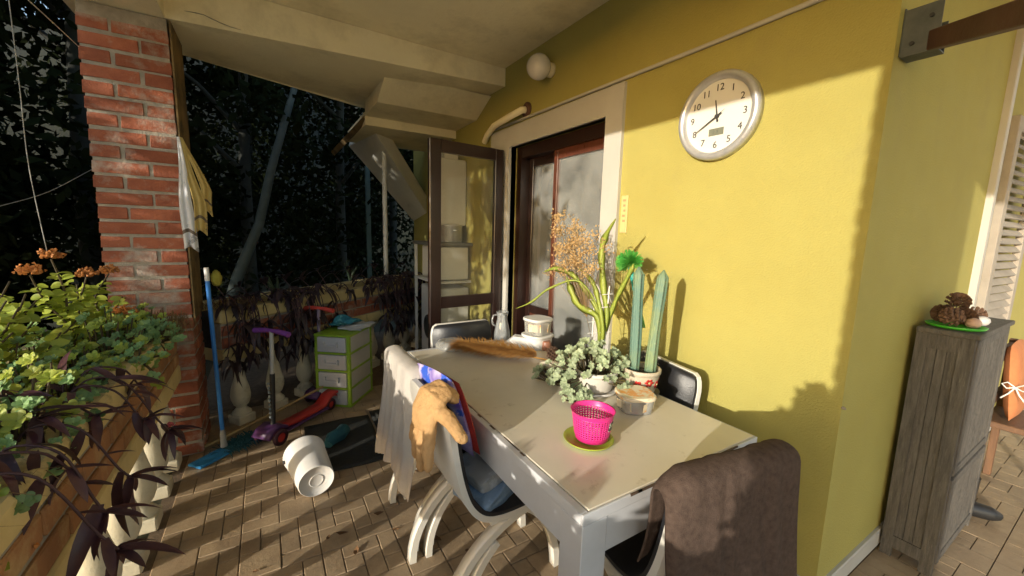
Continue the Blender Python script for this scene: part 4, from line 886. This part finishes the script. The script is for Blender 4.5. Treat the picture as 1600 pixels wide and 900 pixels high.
green3 = mat('grey_green_succulent_leaf', (.30, .37, .20), (.38, .43, .26), 20, .6, .05, 60, rnd=.22, trans=.15)
stemm = mat('brown_green_stem', (.09, .065, .03), (.06, .045, .02), 20, .7); stemp = mat('plum_stem', (.06, .025, .03), None, 20, .6)
orange = mat('faded_orange_petal', (.66, .26, .06), (.52, .20, .05), 30, .7, rnd=.2, trans=.2)
drym = mat('dry_straw', (.24, .16, .07), (.16, .10, .04), 20, .85, trans=.1)
LT = [blade_mesh('leaf', purple1, L, w, dr, .35, 6, .75) for (L, w, dr) in ((.15, .034, .35), (.12, .03, .15), (.17, .036, .55))]
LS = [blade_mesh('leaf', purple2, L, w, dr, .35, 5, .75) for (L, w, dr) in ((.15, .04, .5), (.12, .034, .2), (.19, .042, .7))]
def vine(root, pts, leaves, n, stem_m, r=.0035, spread=1.0, tip=5, downs=.35):
    P = [Vector(p) for p in pts]; Q = [Vector(p) for p in catmull3(P, 5)]
    MB().tube(Q, [r]*len(Q), 5).build('stem', stem_m, root)
    k = len(Q)
    for i in range(n):
        t = (i+.6)/n; q = min(k-2, int(t*(k-1))); b = Q[q].lerp(Q[q+1], t*(k-1)-q); tg = (Q[q+1]-Q[q]).normalized()
        a = i*2.4+random.uniform(-.5, .5); s1_ = tg.orthogonal().normalized(); s2 = tg.cross(s1_)
        d = tg*.55 + (s1_*math.cos(a)+s2*math.sin(a))*spread + Vector((0, 0, -downs*random.random()))
        link('leaf', random.choice(leaves), root, M=orient(b, d, Vector((random.uniform(-.5, .5), random.uniform(-.5, .5), 1)), random.uniform(.55, 1.02)))
    e = Q[-1]; tg = (Q[-1]-Q[-2]).normalized()
    for i in range(tip):
        a = i*2*math.pi/tip+random.random(); s1_ = tg.orthogonal().normalized(); s2 = tg.cross(s1_)
        link('leaf', random.choice(leaves), root, M=orient(e, tg*.6+(s1_*math.cos(a)+s2*math.sin(a)), Vector((0, 0, 1)), random.uniform(.6, .95)))
def catmull3(P, n=4):
    out = []
    for i in range(len(P)-1):
        a, b, c, d = P[max(i-1, 0)], P[i], P[i+1], P[min(i+2, len(P)-1)]
        for k in range(n): t = k/n; out.append(.5*((2*b)+(c-a)*t+(2*a-5*b+4*c-d)*t*t+(3*b-a-3*c+d)*t**3))
    out.append(P[-1]); return out
# ---- purple trailing plants over the left planter
GT = 'purple trailing plants of the left planter'
ends = [((265, 672), -.36, 'purple trailing plant with pink tip nearest the mop'), ((228, 655), -.40, 'purple trailing plant arching over the planter edge beside the pink tipped one'), ((150, 650), -.48, 'dark purple plant lying over the cream planter rail'),
        ((205, 745), -.38, 'purple trailing plant hanging before the white balusters'), ((165, 800), -.40, 'purple vine hanging lowest over the brick face'), ((185, 858), -.36, 'purple vine with long pointed leaves at the bottom edge'),
        ((60, 655), -.55, 'purple plant at the left behind the cream rail'), ((20, 620), -.62, 'purple upright leaves at the left picture edge'), ((120, 600), -.60, 'reddish upright purple leaf among the succulents')]
for i, ((a, b), xp, lb) in enumerate(ends):
    e = gx(a, b, xp); base = Vector((-.62, min(max(e.y+random.uniform(-.1, .1), .9), 2.9), .85)); r = thing('trailing_plant', lb, 'plant', base, group=GT)
    e = e-base
    if xp > -.47:
        pts = [(0, 0, 0), (.06, e.y*.3, .10), (.15, e.y*.7, .07), tuple(e.lerp(Vector((.17, e.y*.8, 0)), .35)), tuple(e)]
        vine(r, pts, LT, 8 if i < 3 else 7, stemp, spread=1.0, tip=6)
        if i not in (1, 3, 4): vine(r, [(0, 0, 0), (.05, e.y*.3+.05, .12), (.13, e.y*.6+.08, .10), (.16, e.y+.1, .02)], LT, 4, stemp, tip=4)
    else:
        vine(r, [(0, 0, 0), tuple(Vector((0, 0, .08))+e*.4), tuple(e)], LT, 5, stemp, spread=.8, tip=5, downs=.1)
        pass
pk = gx(268, 664, -.36); fo = MB()
for i in range(8): fo.ico(pk+Vector((random.uniform(-.012, .012), random.uniform(-.012, .012), random.uniform(-.012, .012))), .006, 1, (1, 1, 1.4))
one(fo.build('pink_flower', mat('pink_bud', (.55, .10, .11), None, 9, .6)), 'small coral pink bud at the tip of a purple vine', 'flower')
# ---- dark trailing plants over the far planter
for i in range(13):
    t = .10+i*.185; c = BP0+BPD*t; base = c-BPN*.16+Vector((0, 0, .85)); r = thing('trailing_plant', ['dark trailing plum plant at the pillar end of the far planter', 'dark plum vine beside the mop over the far planter', 'dark plum plant above the first baluster of the far planter', 'plum vine hanging behind the violet scooter grip', 'plum vine between the two scooter stems', 'plum plant behind the coral scooter grips', 'sparse plum plant on the bare far rail', 'plum vine just left of the drawer tower top', 'plum vine above the lime drawer tower', 'thick plum plant right of the drawer tower', 'thick dark vine hanging under the white pole', 'dark vine hanging left of the glazed door', 'dark plum plant last before the yellow wall'][i], 'plant', base, group='dark trailing plants of the far planter')
    sparse = i in (5, 6, 7)
    for k in range(1 if sparse else (5 if i < 5 or i > 8 else 3)):
        y = random.uniform(-.12, .12); hang = random.uniform(.15, .35) if not sparse else .02
        if i >= 9: hang = random.uniform(.2, .45)
        pts = [Vector((0, 0, 0)), BPN*.10+BPD*y*.5+Vector((0, 0, .10+.05*random.random())), BPN*.24+BPD*y+Vector((0, 0, .06)), BPN*.29+BPD*y*1.2+Vector((0, 0, -hang*.6)), BPN*.27+BPD*y*1.3+Vector((0, 0, -hang))]
        vine(r, pts[:3] if sparse else pts, LS, 3 if sparse else 6, stemp, spread=1.0, tip=4 if sparse else 5, downs=.6)
    if not sparse:
        for k in range(3):
            y = random.uniform(-.14, .14); vine(r, [Vector((0, 0, 0)), BPN*.08+BPD*y*.6+Vector((0, 0, .12)), BPN*.20+BPD*y+Vector((0, 0, .08)), BPN*.25+BPD*y+Vector((0, 0, -.06))], LS, 5, stemp, tip=4, downs=.5)
    vine(r, [(0, 0, 0), tuple(BPD*.05+Vector((0, 0, .09))), tuple(-BPN*.05+Vector((0, 0, .16+.08*random.random())))], LS, 3, stemp, tip=3, downs=0)
# a green columnar succulent standing in the far planter
for (a, b, h, lb) in ((547, 440, .26, 'dark green upright succulent in the far planter beside the pole'), (432, 470, .22, 'thin dark upright shoot in the far planter')):
    p = gz(a, b, .86); r = thing('upright_succulent', lb, 'plant', p)
    for k in range(5): d = Vector((random.uniform(-.08, .08), random.uniform(-.05, .05), h*random.uniform(.6, 1))); MB().tube([(0, 0, 0), d*.5+Vector((random.uniform(-.02, .02), 0, 0)), d], [.012, .016, .006], 8).build('stem', mat('dull_green_stem', (.035, .06, .03), None, 9, .6), r)
# ---- succulent rosettes
def rosette_mesh(m, r, n, lw, cup=.5, lobed=False):
    mb = MB()
    for i in range(n):
        t = i/n; a = i*2.39996; L = r*(1-.45*t); el_ = .15+1.0*t*cup+.1*random.random()
        d = Vector((math.cos(a)*math.cos(el_), math.sin(a)*math.cos(el_), math.sin(el_))); s = Vector((-math.sin(a), math.cos(a), 0)); u_ = d.cross(s)
        w = lw*(1-.3*t); q = [(0, .12), (.35, .55), (.72, 1.0), (.93, .7), (1.0, 0.12)]; vs = []
        for (x, ww) in q: vs += [d*L*x-s*w*ww/2-u_*.12*w*ww, d*L*x+u_*(-.0), d*L*x+s*w*ww/2-u_*.12*w*ww]
        mb.add(vs, [f for k in range(4) for f in ((3*k, 3*k+3, 3*k+4, 3*k+1), (3*k+1, 3*k+4, 3*k+5, 3*k+2))], True)
    return mb.mesh('rosette', m)
RB = [rosette_mesh(green2, .034, 10, .022), rosette_mesh(green2, .028, 9, .018), rosette_mesh(green1, .036, 10, .022)]
RB2 = [rosette_mesh(mat('pale_green_succulent', (.17, .28, .10), (.22, .32, .14), 20, .5, rnd=.15, trans=.15), .045, 11, .03)]
RG = [rosette_mesh(green3, .026, 9, .017), rosette_mesh(green3, .021, 8, .014), rosette_mesh(green3, .030, 9, .018)]
def clump(label, base, n, rx, ry, h, meshes, group, sc=1.0, cat='succulent', stems=True, name='succulent_clump', droop=0.):
    r = thing(name, label, cat, base, group=group); mb = MB()
    for i in range(n):
        a = random.uniform(0, 6.28); q = math.sqrt(random.random()); x, y = rx*q*math.cos(a), ry*q*math.sin(a); z = h*(1-.75*q*q)*random.uniform(.55, 1.05) - droop*q*q*random.random()
        d = Vector((x/max(rx, .01)*.6-.35, y/max(ry, .01)*.6-.5, .7)); s = sc*random.uniform(.7, 1.25)
        up = Vector((math.cos(a*3), math.sin(a*3), .2)); zz = d.normalized(); xx = up.cross(zz).normalized(); yy = zz.cross(xx)
        link('rosette', random.choice(meshes), r, M=frame(xx*s, yy*s, zz*s, (x, y, z)))
        if stems: mb.tube([(x*.3, y*.3, -.01), (x*.8, y*.8, z*.5), (x, y, z)], [.004, .0035, .003], 5)
    if stems: mb.build('stems', stemm, r)
    return r
GS = 'succulent clumps of the left planter'
lc = [(-.66, 1.30, 'jade clump nearest the cream rail end'), (-.82, 1.45, 'jade clump at the left picture edge'), (-.66, 1.62, 'jade clump with pale rosettes by the purple leaves'), (-.86, 1.75, 'jade clump behind the purple leaves on the left'), (-.68, 1.95, 'jade clump in the middle of the left planter'), (-.88, 2.10, 'jade clump under the orange flowers'),
      (-.68, 2.25, 'jade clump right of the tall flowering plant'), (-.86, 2.45, 'dark jade clump left before the pillar'), (-.66, 2.55, 'jade clump hanging over the cream rail'), (-.82, 2.75, 'dark jade clump at the foot of the pillar'), (-.62, 2.85, 'ragged jade clump at the pillar corner')]
for i, (x, y, lb) in enumerate(lc): clump(lb, (x, y, .84), 66, .18, .20, .15+.06*(i % 3), RB[:2] if i in (7, 9) else RB, GS, .86)
for (a, b, xp, s, lb) in ((232, 545, -.55, 1.25, 'large pale rosette lit by sun above the planter rail'), (128, 690, -.56, 1.3, 'large pale green rosette by the purple vine'), (70, 695, -.60, 1.1, 'smaller pale rosette at the left above the cream rail'), (205, 548, -.62, 1.0, 'pale rosette beside the dry stalks')):
    p = gx(a, b, xp); r = thing('succulent_rosette', lb, 'succulent', (p.x, p.y, .85), group='pale rosettes of the left planter'); hh = max(p.z-.85, .03)
    MB().tube([(0, 0, -.01), (.0, .004, hh)], .005, 6).build('stem', stemm, r)
    link('rosette', RB2[0], r, M=frame((s, 0, 0), (0, s*.9, -.4*s), (0, .4*s, s*.9), (0, .004, hh)))
# ---- flowering plants (round scalloped leaves, orange heads)
rl = blade_mesh('leaf', green1, .050, .040, .25, .3, 5, .5)
def flowering(label, base, heads, group, nl=38, sz=1.0, fl_=True):
    base = Vector(base); r = thing('flowering_plant', label, 'plant', base, group=group)
    for hd in heads:
        e = Vector(hd)-base; Q = catmull3([Vector((0, 0, 0)), e*.35+Vector((random.uniform(-.03, .03), random.uniform(-.03, .03), .02)), e*.7+Vector((random.uniform(-.02, .02), random.uniform(-.02, .02), 0)), e], 6)
        MB().tube(Q, [.0065*(1-.5*i/len(Q)) for i in range(len(Q))], 6).build('stem', stemm, r)
        for i in range(nl):
            t = .25+.62*i/nl; q = min(len(Q)-2, int(t*(len(Q)-1))); a = i*2.4; d = Vector((math.cos(a), math.sin(a), random.uniform(-.2, .5)))
            link('leaf', rl, r, M=orient(Q[q]+d*.006, d, Vector((random.uniform(-1, .3), random.uniform(-1.2, .2), .7)), sz*random.uniform(.6, 1.15)))
        if not fl_: continue
        fm = MB()
        for i in range(95):
            v = Vector((random.gauss(0, 1), random.gauss(0, 1), abs(random.gauss(0, .8)))).normalized(); c = e+v*Vector((1, 1, .7)).length*.017*random.uniform(.7, 1.6)+Vector((0, 0, .008))
            s1_ = v.orthogonal().normalized()*.008; s2 = v.cross(s1_); fm.add([c+s1_, c+s2, c-s1_, c-s2, c+v*.008], [(0, 1, 4), (1, 2, 4), (2, 3, 4), (3, 0, 4)])
        fm.build('flower_head', orange, r)
GF = 'orange flowering plants of the left planter'
for i, y in enumerate((.02, .30, .56, .80, 1.02)): clump(['jade clump farthest behind along the left planter', 'second jade clump behind the view along the left planter', 'jade clump level with the table end in the left planter', 'jade clump beside the near chairs in the left planter', 'jade clump just before the cream rail end'][i], (-.74, y, .84), 46, .2, .16, .19+.03*(i % 2), RB, GS, 1.6)  # out-of-view clumps added to shade the apron and stripe the table
hs = [gx(80, 405, -.80), gx(47, 430, -.84), gx(135, 433, -.76), gx(170, 428, -.72)]
flowering('tall plant with four faded orange flower heads above the planter', (-.78, sum(h.y for h in hs)/4, .85), hs, GF)
flowering('bright green leafy plant at the left edge of the picture', (-.86, 1.72, .85), [gx(30, 480, -.86), gx(10, 470, -.84), gx(55, 500, -.84), gx(20, 520, -.80)], GF, 34, 1, False)
flowering('yellow green flowering plant before the pillar foot', (-.70, 2.62, .85), [gx(230, 468, -.70), gx(215, 490, -.68), gx(260, 500, -.66), gx(190, 490, -.7)], GF, 30)
flowering('sunlit yellow green plant at the planter edge', (-.60, 2.30, .85), [gx(225, 545, -.56), gx(200, 560, -.56), gx(240, 560, -.56)], GF, 28, .8, False)
flowering('bushy yellow green plant in the middle of the left planter', (-.76, 1.92, .85), [gx(120, 500, -.76), gx(150, 520, -.72), gx(95, 520, -.74), gx(60, 560, -.72)], GF, 34, 1, False)
flowering('bushy green plant low over the purple leaves', (-.66, 1.62, .85), [gx(60, 600, -.66), gx(120, 580, -.66), gx(170, 590, -.62), gx(20, 590, -.7)], GF, 26, .85, False)
flowering('small leafy plant at the very front of the left planter', (-.58, 1.08, .85), [gx(8, 850, -.56), gx(22, 870, -.54)], GF, 8, .7)
flowering('leafy plant right of the tall flower heads before the pillar', (-.78, 2.42, .85), [gx(120, 445, -.80), gx(160, 460, -.76), gx(195, 455, -.74), gx(225, 480, -.72)], GF, 34, 1, False)
flowering('low leafy plant with one orange head at the left edge', (-.9, 1.95, .85), [gx(15, 440, -.92), gx(40, 460, -.9), gx(70, 455, -.86)], GF, 34, 1, False)
clump('ragged jade clump spilling over the rail corner before the pillar', (-.52, 2.72, .89), 60, .12, .22, .10, RB[:2], GS, .8, droop=.14)
clump('jade clump spilling over the rail left of the mop', (-.52, 2.35, .89), 40, .10, .18, .08, RB, GS, .8, droop=.12)
clump('tall dense jade bush at the near end of the left planter', (-.72, -.25, .86), 130, .15, .12, .58, RB, GS, 1.8)  # out of view, added only to cast the bump of shade
# ---- dry grass and roots
def straw(name, label, base, n, L, sx, sy, hang, m, kind='stuff'):
    mb = MB()
    for i in range(n):
        b = Vector((random.uniform(-sx, sx), random.uniform(-sy, sy), 0)); d = Vector((random.uniform(-.6, .9), random.uniform(-.7, .7), random.uniform(.2, 1))).normalized(); l = L*random.uniform(.5, 1.1)
        m_ = b+d*l*.5; e = m_+Vector((d.x*.4, d.y*.4, d.z*.4-hang)).normalized()*l*.5; w = Vector((-d.y, d.x, 0)).normalized()*.0013 if abs(d.z) < .999 else Vector((.0013, 0, 0))
        mb.add([b-w, b+w, m_+w, m_-w, e], [(0, 1, 2, 3), (3, 2, 4)])
    o = mb.build(name, m); o.location = base; return tag(o, label, 'grass', kind=kind)
straw('dry_grass', 'dry straw coloured grass through the left planter', (-.74, 2.0, .85), 700, .20, .20, .95, .4, drym)
straw('dry_grass', 'brown dry roots hanging at the pillar corner of the planter', (-.54, 2.86, .90), 420, .22, .10, .16, 2.2, drym)
straw('dry_grass', 'dead brown leaves around the mop handle at the far planter', (-.25, 3.45, .92), 160, .16, .14, .10, 1.2, mat('dead_leaf', (.15, .09, .04), (.10, .06, .03), 12, .9))
# ---- table plants
clump('grey green succulent spilling over the white pot on the table', (1.33, 1.40, Z+.07), 110, .21, .23, .17, RG, None, .95, droop=.12)
clump('grey green succulent spilling over the grey dish at the left', (1.23, 1.50, Z+.012), 44, .13, .17, .07, RG, None, .9)
clump('small grey green succulent sprig in front of the white pot', (1.17, 1.30, Z+.008), 22, .09, .08, .05, RG, None, .8)
clump('grey green succulent at the foot of the cactus pot', (1.50, 1.37, Z+.08), 34, .12, .08, .08, RG, None, .9)
epm = mat('yellow_green_leaf_cactus', (.34, .40, .06), (.26, .33, .05), 7, .5, .1, 30, trans=.2)
ep = thing('leaf_cactus', 'tall yellow green leaf cactus with long flat arching stems', 'cactus', (1.47, 1.50, Z+.09)); eb = Vector((1.47, 1.50, Z+.09))
def flat_stem(pix, xs, w, name='flat_stem', ends_=(.4, .15)):
    P = [eb*0]+[gx(a, b, x)-eb for (a, b), x in zip(pix, xs)]; Q = catmull3([Vector(p) for p in P], 8); k = len(Q); vs = []
    for i, q in enumerate(Q):
        t = i/(k-1); tg = (Q[min(i+1, k-1)]-Q[max(i-1, 0)]).normalized(); s = tg.cross(Vector((.75, .6, .1))).normalized()
        ww = w*(ends_[0]+(1-ends_[0])*min(1, t*3))*(1+.16*math.sin(t*34))*(1 if t < .8 else max(ends_[1], 1-(t-.8)*4.6)); nn = tg.cross(s)*.0022
        vs += [q-s*ww, q+nn, q+s*ww, q-nn]
    fs = []
    for i in range(k-1):
        for j in range(4): fs.append((4*i+j, 4*i+(j+1) % 4, 4*i+4+(j+1) % 4, 4*i+4+j))
    MB().add(vs, fs, True).build(name, epm, ep)
flat_stem([(948, 500), (943, 450), (940, 400), (945, 372), (962, 342)], [1.47, 1.47, 1.46, 1.46, 1.45], .017)
flat_stem([(938, 500), (915, 455), (895, 430), (868, 420), (850, 425)], [1.46, 1.43, 1.40, 1.36, 1.34], .013)
flat_stem([(935, 500), (905, 478), (893, 455), (885, 432)], [1.45, 1.42, 1.41, 1.40], .019)
flat_stem([(936, 490), (905, 440), (860, 450), (830, 472), (806, 482)], [1.44, 1.38, 1.30, 1.24, 1.20], .006)
flat_stem([(948, 510), (962, 470), (985, 425), (990, 412)], [1.48, 1.49, 1.50, 1.50], .012)
flat_stem([(942, 520), (935, 470), (925, 440), (905, 420)], [1.45, 1.44, 1.43, 1.42], .013)
df = thing('dried_flowers', 'bunch of tan dried flowers above the leaf cactus', 'dried flowers', (1.47, 1.52, Z+.09)); do = Vector((1.47, 1.52, Z+.09))
dm = mat('tan_dried_floret', (.60, .42, .20), (.50, .32, .14), 30, .85, trans=.15); mb = MB(); fm = MB()
for i in range(60):
    c = gx(random.gauss(898, 20), random.gauss(388, 16), random.uniform(1.36, 1.5))-do if i < 44 else gx(random.gauss(878, 12), random.gauss(345 if i < 50 else 418, 8), random.uniform(1.36, 1.46))-do
    mb.tube([(0, 0, 0), tuple(Vector((-.03, .05, .22))), tuple(c*.8+Vector((-.005, .01, .05))), tuple(c)], [.0014]*4, 4)
    for k in range(30):
        q = c+Vector((random.gauss(0, .016), random.gauss(0, .016), random.gauss(0, .016))); v = Vector((random.gauss(0, 1), random.gauss(0, 1), random.gauss(0, 1))).normalized(); w = v.orthogonal().normalized()*.0045; v = v*.013; u_ = v.normalized().cross(w)
        fm.add([q-w, q+v*.6+u_, q+v, q+w, q+v*.5-u_], [(0, 1, 2), (2, 3, 4), (0, 4, 2)])
mb.build('stalks', drym, df); tag(fm.build('florets', dm, df), kind='stuff')
# ================================================================== TREES
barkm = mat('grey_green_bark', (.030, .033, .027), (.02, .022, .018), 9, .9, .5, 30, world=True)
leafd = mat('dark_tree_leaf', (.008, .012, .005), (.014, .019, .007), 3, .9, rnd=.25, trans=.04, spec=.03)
def leaf_cloud(C, s0, s1, m, name, parent):
    n = len(C); d = rng.normal(size=(n, 3)); d /= np.linalg.norm(d, axis=1)[:, None]; e = rng.normal(size=(n, 3)); w = np.cross(d, e); w /= np.linalg.norm(w, axis=1)[:, None]
    L = rng.uniform(s0, s1, n)[:, None]; V = np.stack([C-d*L*.5, C+w*L*.24, C+d*L*.5, C-w*L*.24], 1).reshape(-1, 3)
    me = bpy.data.meshes.new(name); me.vertices.add(4*n); me.vertices.foreach_set('co', V.ravel().astype(np.float32)); me.loops.add(4*n); me.loops.foreach_set('vertex_index', np.arange(4*n, dtype=np.int32))
    me.polygons.add(n); me.polygons.foreach_set('loop_start', np.arange(0, 4*n, 4, dtype=np.int32)); me.materials.append(m); me.update(); me.validate()
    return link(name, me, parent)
def tree(label, x, y, h, r, n, z0=.4, s=(.09, .17), trunk=.09, clumps=60, lean=(0, 0), grp='dark trees behind the terrace'):
    t = thing('garden_tree', label, 'tree', (x, y, -.1), group=grp); lx, ly = lean
    mb = MB().tube([(0, 0, 0), (lx*.25, ly*.25, h*.3), (lx*.6+.08, ly*.6, h*.6), (lx, ly, h*.92)], [trunk, trunk*.8, trunk*.5, trunk*.15], 10)
    for k in range(7):
        a = random.uniform(0, 6.28); zz = random.uniform(.25, .8); mb.tube([(lx*zz, ly*zz, h*zz), (lx*zz+math.cos(a)*r*.4, ly*zz+math.sin(a)*r*.4, h*(zz+.06)), (lx*zz+math.cos(a)*r*.85, ly*zz+math.sin(a)*r*.85, h*(zz+.10))], [trunk*.4, trunk*.25, trunk*.08], 6)
    mb.build('trunk', barkm, t)
    cc = []
    for k in range(clumps):
        zz = rng.uniform(0, 1); a = rng.uniform(0, 6.28); q = math.sqrt(rng.uniform(.05, 1)); rr = r*(.65+.45*math.sin(math.pi*(.12+.8*zz)))
        cc.append((lx*zz+rr*q*math.cos(a), ly*zz+rr*q*math.sin(a), z0+(h-z0)*zz, rng.uniform(.22, .42)*r))
    cc = np.array(cc); idx = rng.integers(0, clumps, n); C = cc[idx, :3]+rng.normal(size=(n, 3))*(cc[idx, 3:4]*.55); C[:, 2] = np.maximum(C[:, 2], .05)
    leaf_cloud(C, s[0], s[1], leafd, 'crown', t); return t
TR = [(-2.7, 5.0, 6.5, 1.1, 9000, 'broad dark tree left of the brick pillar'), (-1.5, 5.6, 6.5, 1.1, 9000, 'dark tree just behind the brick pillar'), (-.2, 6.4, 7, 1.2, 9000, 'dark tree behind the bent pale trunk'), (1.1, 7.4, 7.5, 1.3, 9000, 'dark tree behind the white pole'), (2.3, 8.6, 8, 1.4, 8000, 'dark tree beyond the stair underside'),
      (-3.9, 6.8, 8, 1.5, 8000, 'tall far tree at the left picture edge'), (-2.0, 7.8, 9, 1.6, 9000, 'tall tree in the second row left'), (-.2, 8.8, 9.5, 1.7, 9000, 'tall tree in the second row middle'), (1.8, 10.4, 10, 1.8, 8000, 'tall tree in the second row right'), (-4.8, 9.6, 10, 2.0, 7000, 'farthest tall tree on the left'),
      (-3.3, 3.15, 5.5, 1.05, 14000, 'leafy tree beyond the left planter shading the pillar'), (-5.4, 2.9, 7, 1.3, 12000, 'tree farther out beyond the left planter'), (-6.3, 4.7, 8, 1.4, 10000, 'tree at the far left corner of the garden')]  # last three are out of view, added to shade pillar and background
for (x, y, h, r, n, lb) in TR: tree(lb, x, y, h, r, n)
tree('small high crowned tree beyond the left planter dappling the door', -3.4, 1.50, 3.9, .70, 2600, 2.45, (.09, .16), .05, 26)
hb_ = MB(); nx, ny = 40, 12; hv = []
for j in range(ny):
    for i in range(nx):
        x = -30+60*i/(nx-1); y = 11.5+j*2.0; hv.append((x, y+1.2*math.sin(x*.5), -.15+min(8.0, j*2.4)+(.5*math.sin(x*.9+j)+.3*math.sin(x*2.3) if j else 0)))
hb_.add(hv, [(j*nx+i, j*nx+i+1, (j+1)*nx+i+1, (j+1)*nx+i) for j in range(ny-1) for i in range(nx-1)], True)
struct('hillside', hb_, mat('dark_wooded_slope', (.018, .022, .012), (.010, .013, .008), 1.2, .95, 1.0, 6, world=True))  # added slope that blocks the sky and darkens gaps between the trees
p0 = gy(366, 470, 5.0); p0.z = -.1; bt_ = thing('bent_tree', 'slender pale bent trunk rising behind the far planter', 'tree', p0)
pts = [(gy(a, b, p0.y+d_)-p0) for (a, b, d_) in ((345, 560, 0), (360, 470, 0), (372, 430, 0), (405, 350, .05), (425, 260, .1), (445, 190, .1), (462, 130, .15), (468, 60, .2))]
MB().tube(pts, [.06, .055, .052, .046, .04, .035, .03, .025], 12).build('trunk', mat('pale_teal_bark', (.075, .095, .088), (.05, .065, .06), 7, .85, .4, 30), bt_)
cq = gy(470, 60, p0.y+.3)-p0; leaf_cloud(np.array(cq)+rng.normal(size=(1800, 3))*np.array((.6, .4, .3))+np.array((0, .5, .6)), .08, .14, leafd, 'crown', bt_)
po = gy(575, 320, 6.2); one(MB().box(-.03, .03, -.03, .03, -1.9, .55).build('teal_post', mat('teal_paint', (.06, .11, .11), None, 8, .6)), 'thin teal post standing in the dark garden', 'post'); bpy.data.objects['teal_post'].location = po
# ---- strings
strm = mat('grey_string', (.35, .34, .31), None, 20, .8)
def string(label, pts, r=.0018, m=strm): return one(MB().tube(catmull3([Vector(p) for p in pts], 5), r, 5).build('string', m), label, 'string', 'strings at the left edge')
string('thin string hanging at the left edge of the picture', [gy(12, -15, 2.6), gy(30, 130, 2.6), gy(45, 260, 2.6), gy(74, 395, 2.6)])
string('taut white line running up from the pillar to the left', [gy(123, 73, 3.14), gy(80, 33, 2.7), gy(35, -8, 2.3)], .0022, whiteplastic)
string('sagging dark line behind the hanging string', [gy(143, 265, 3.3), gy(75, 300, 3.0), gy(0, 322, 2.7)], .0015)
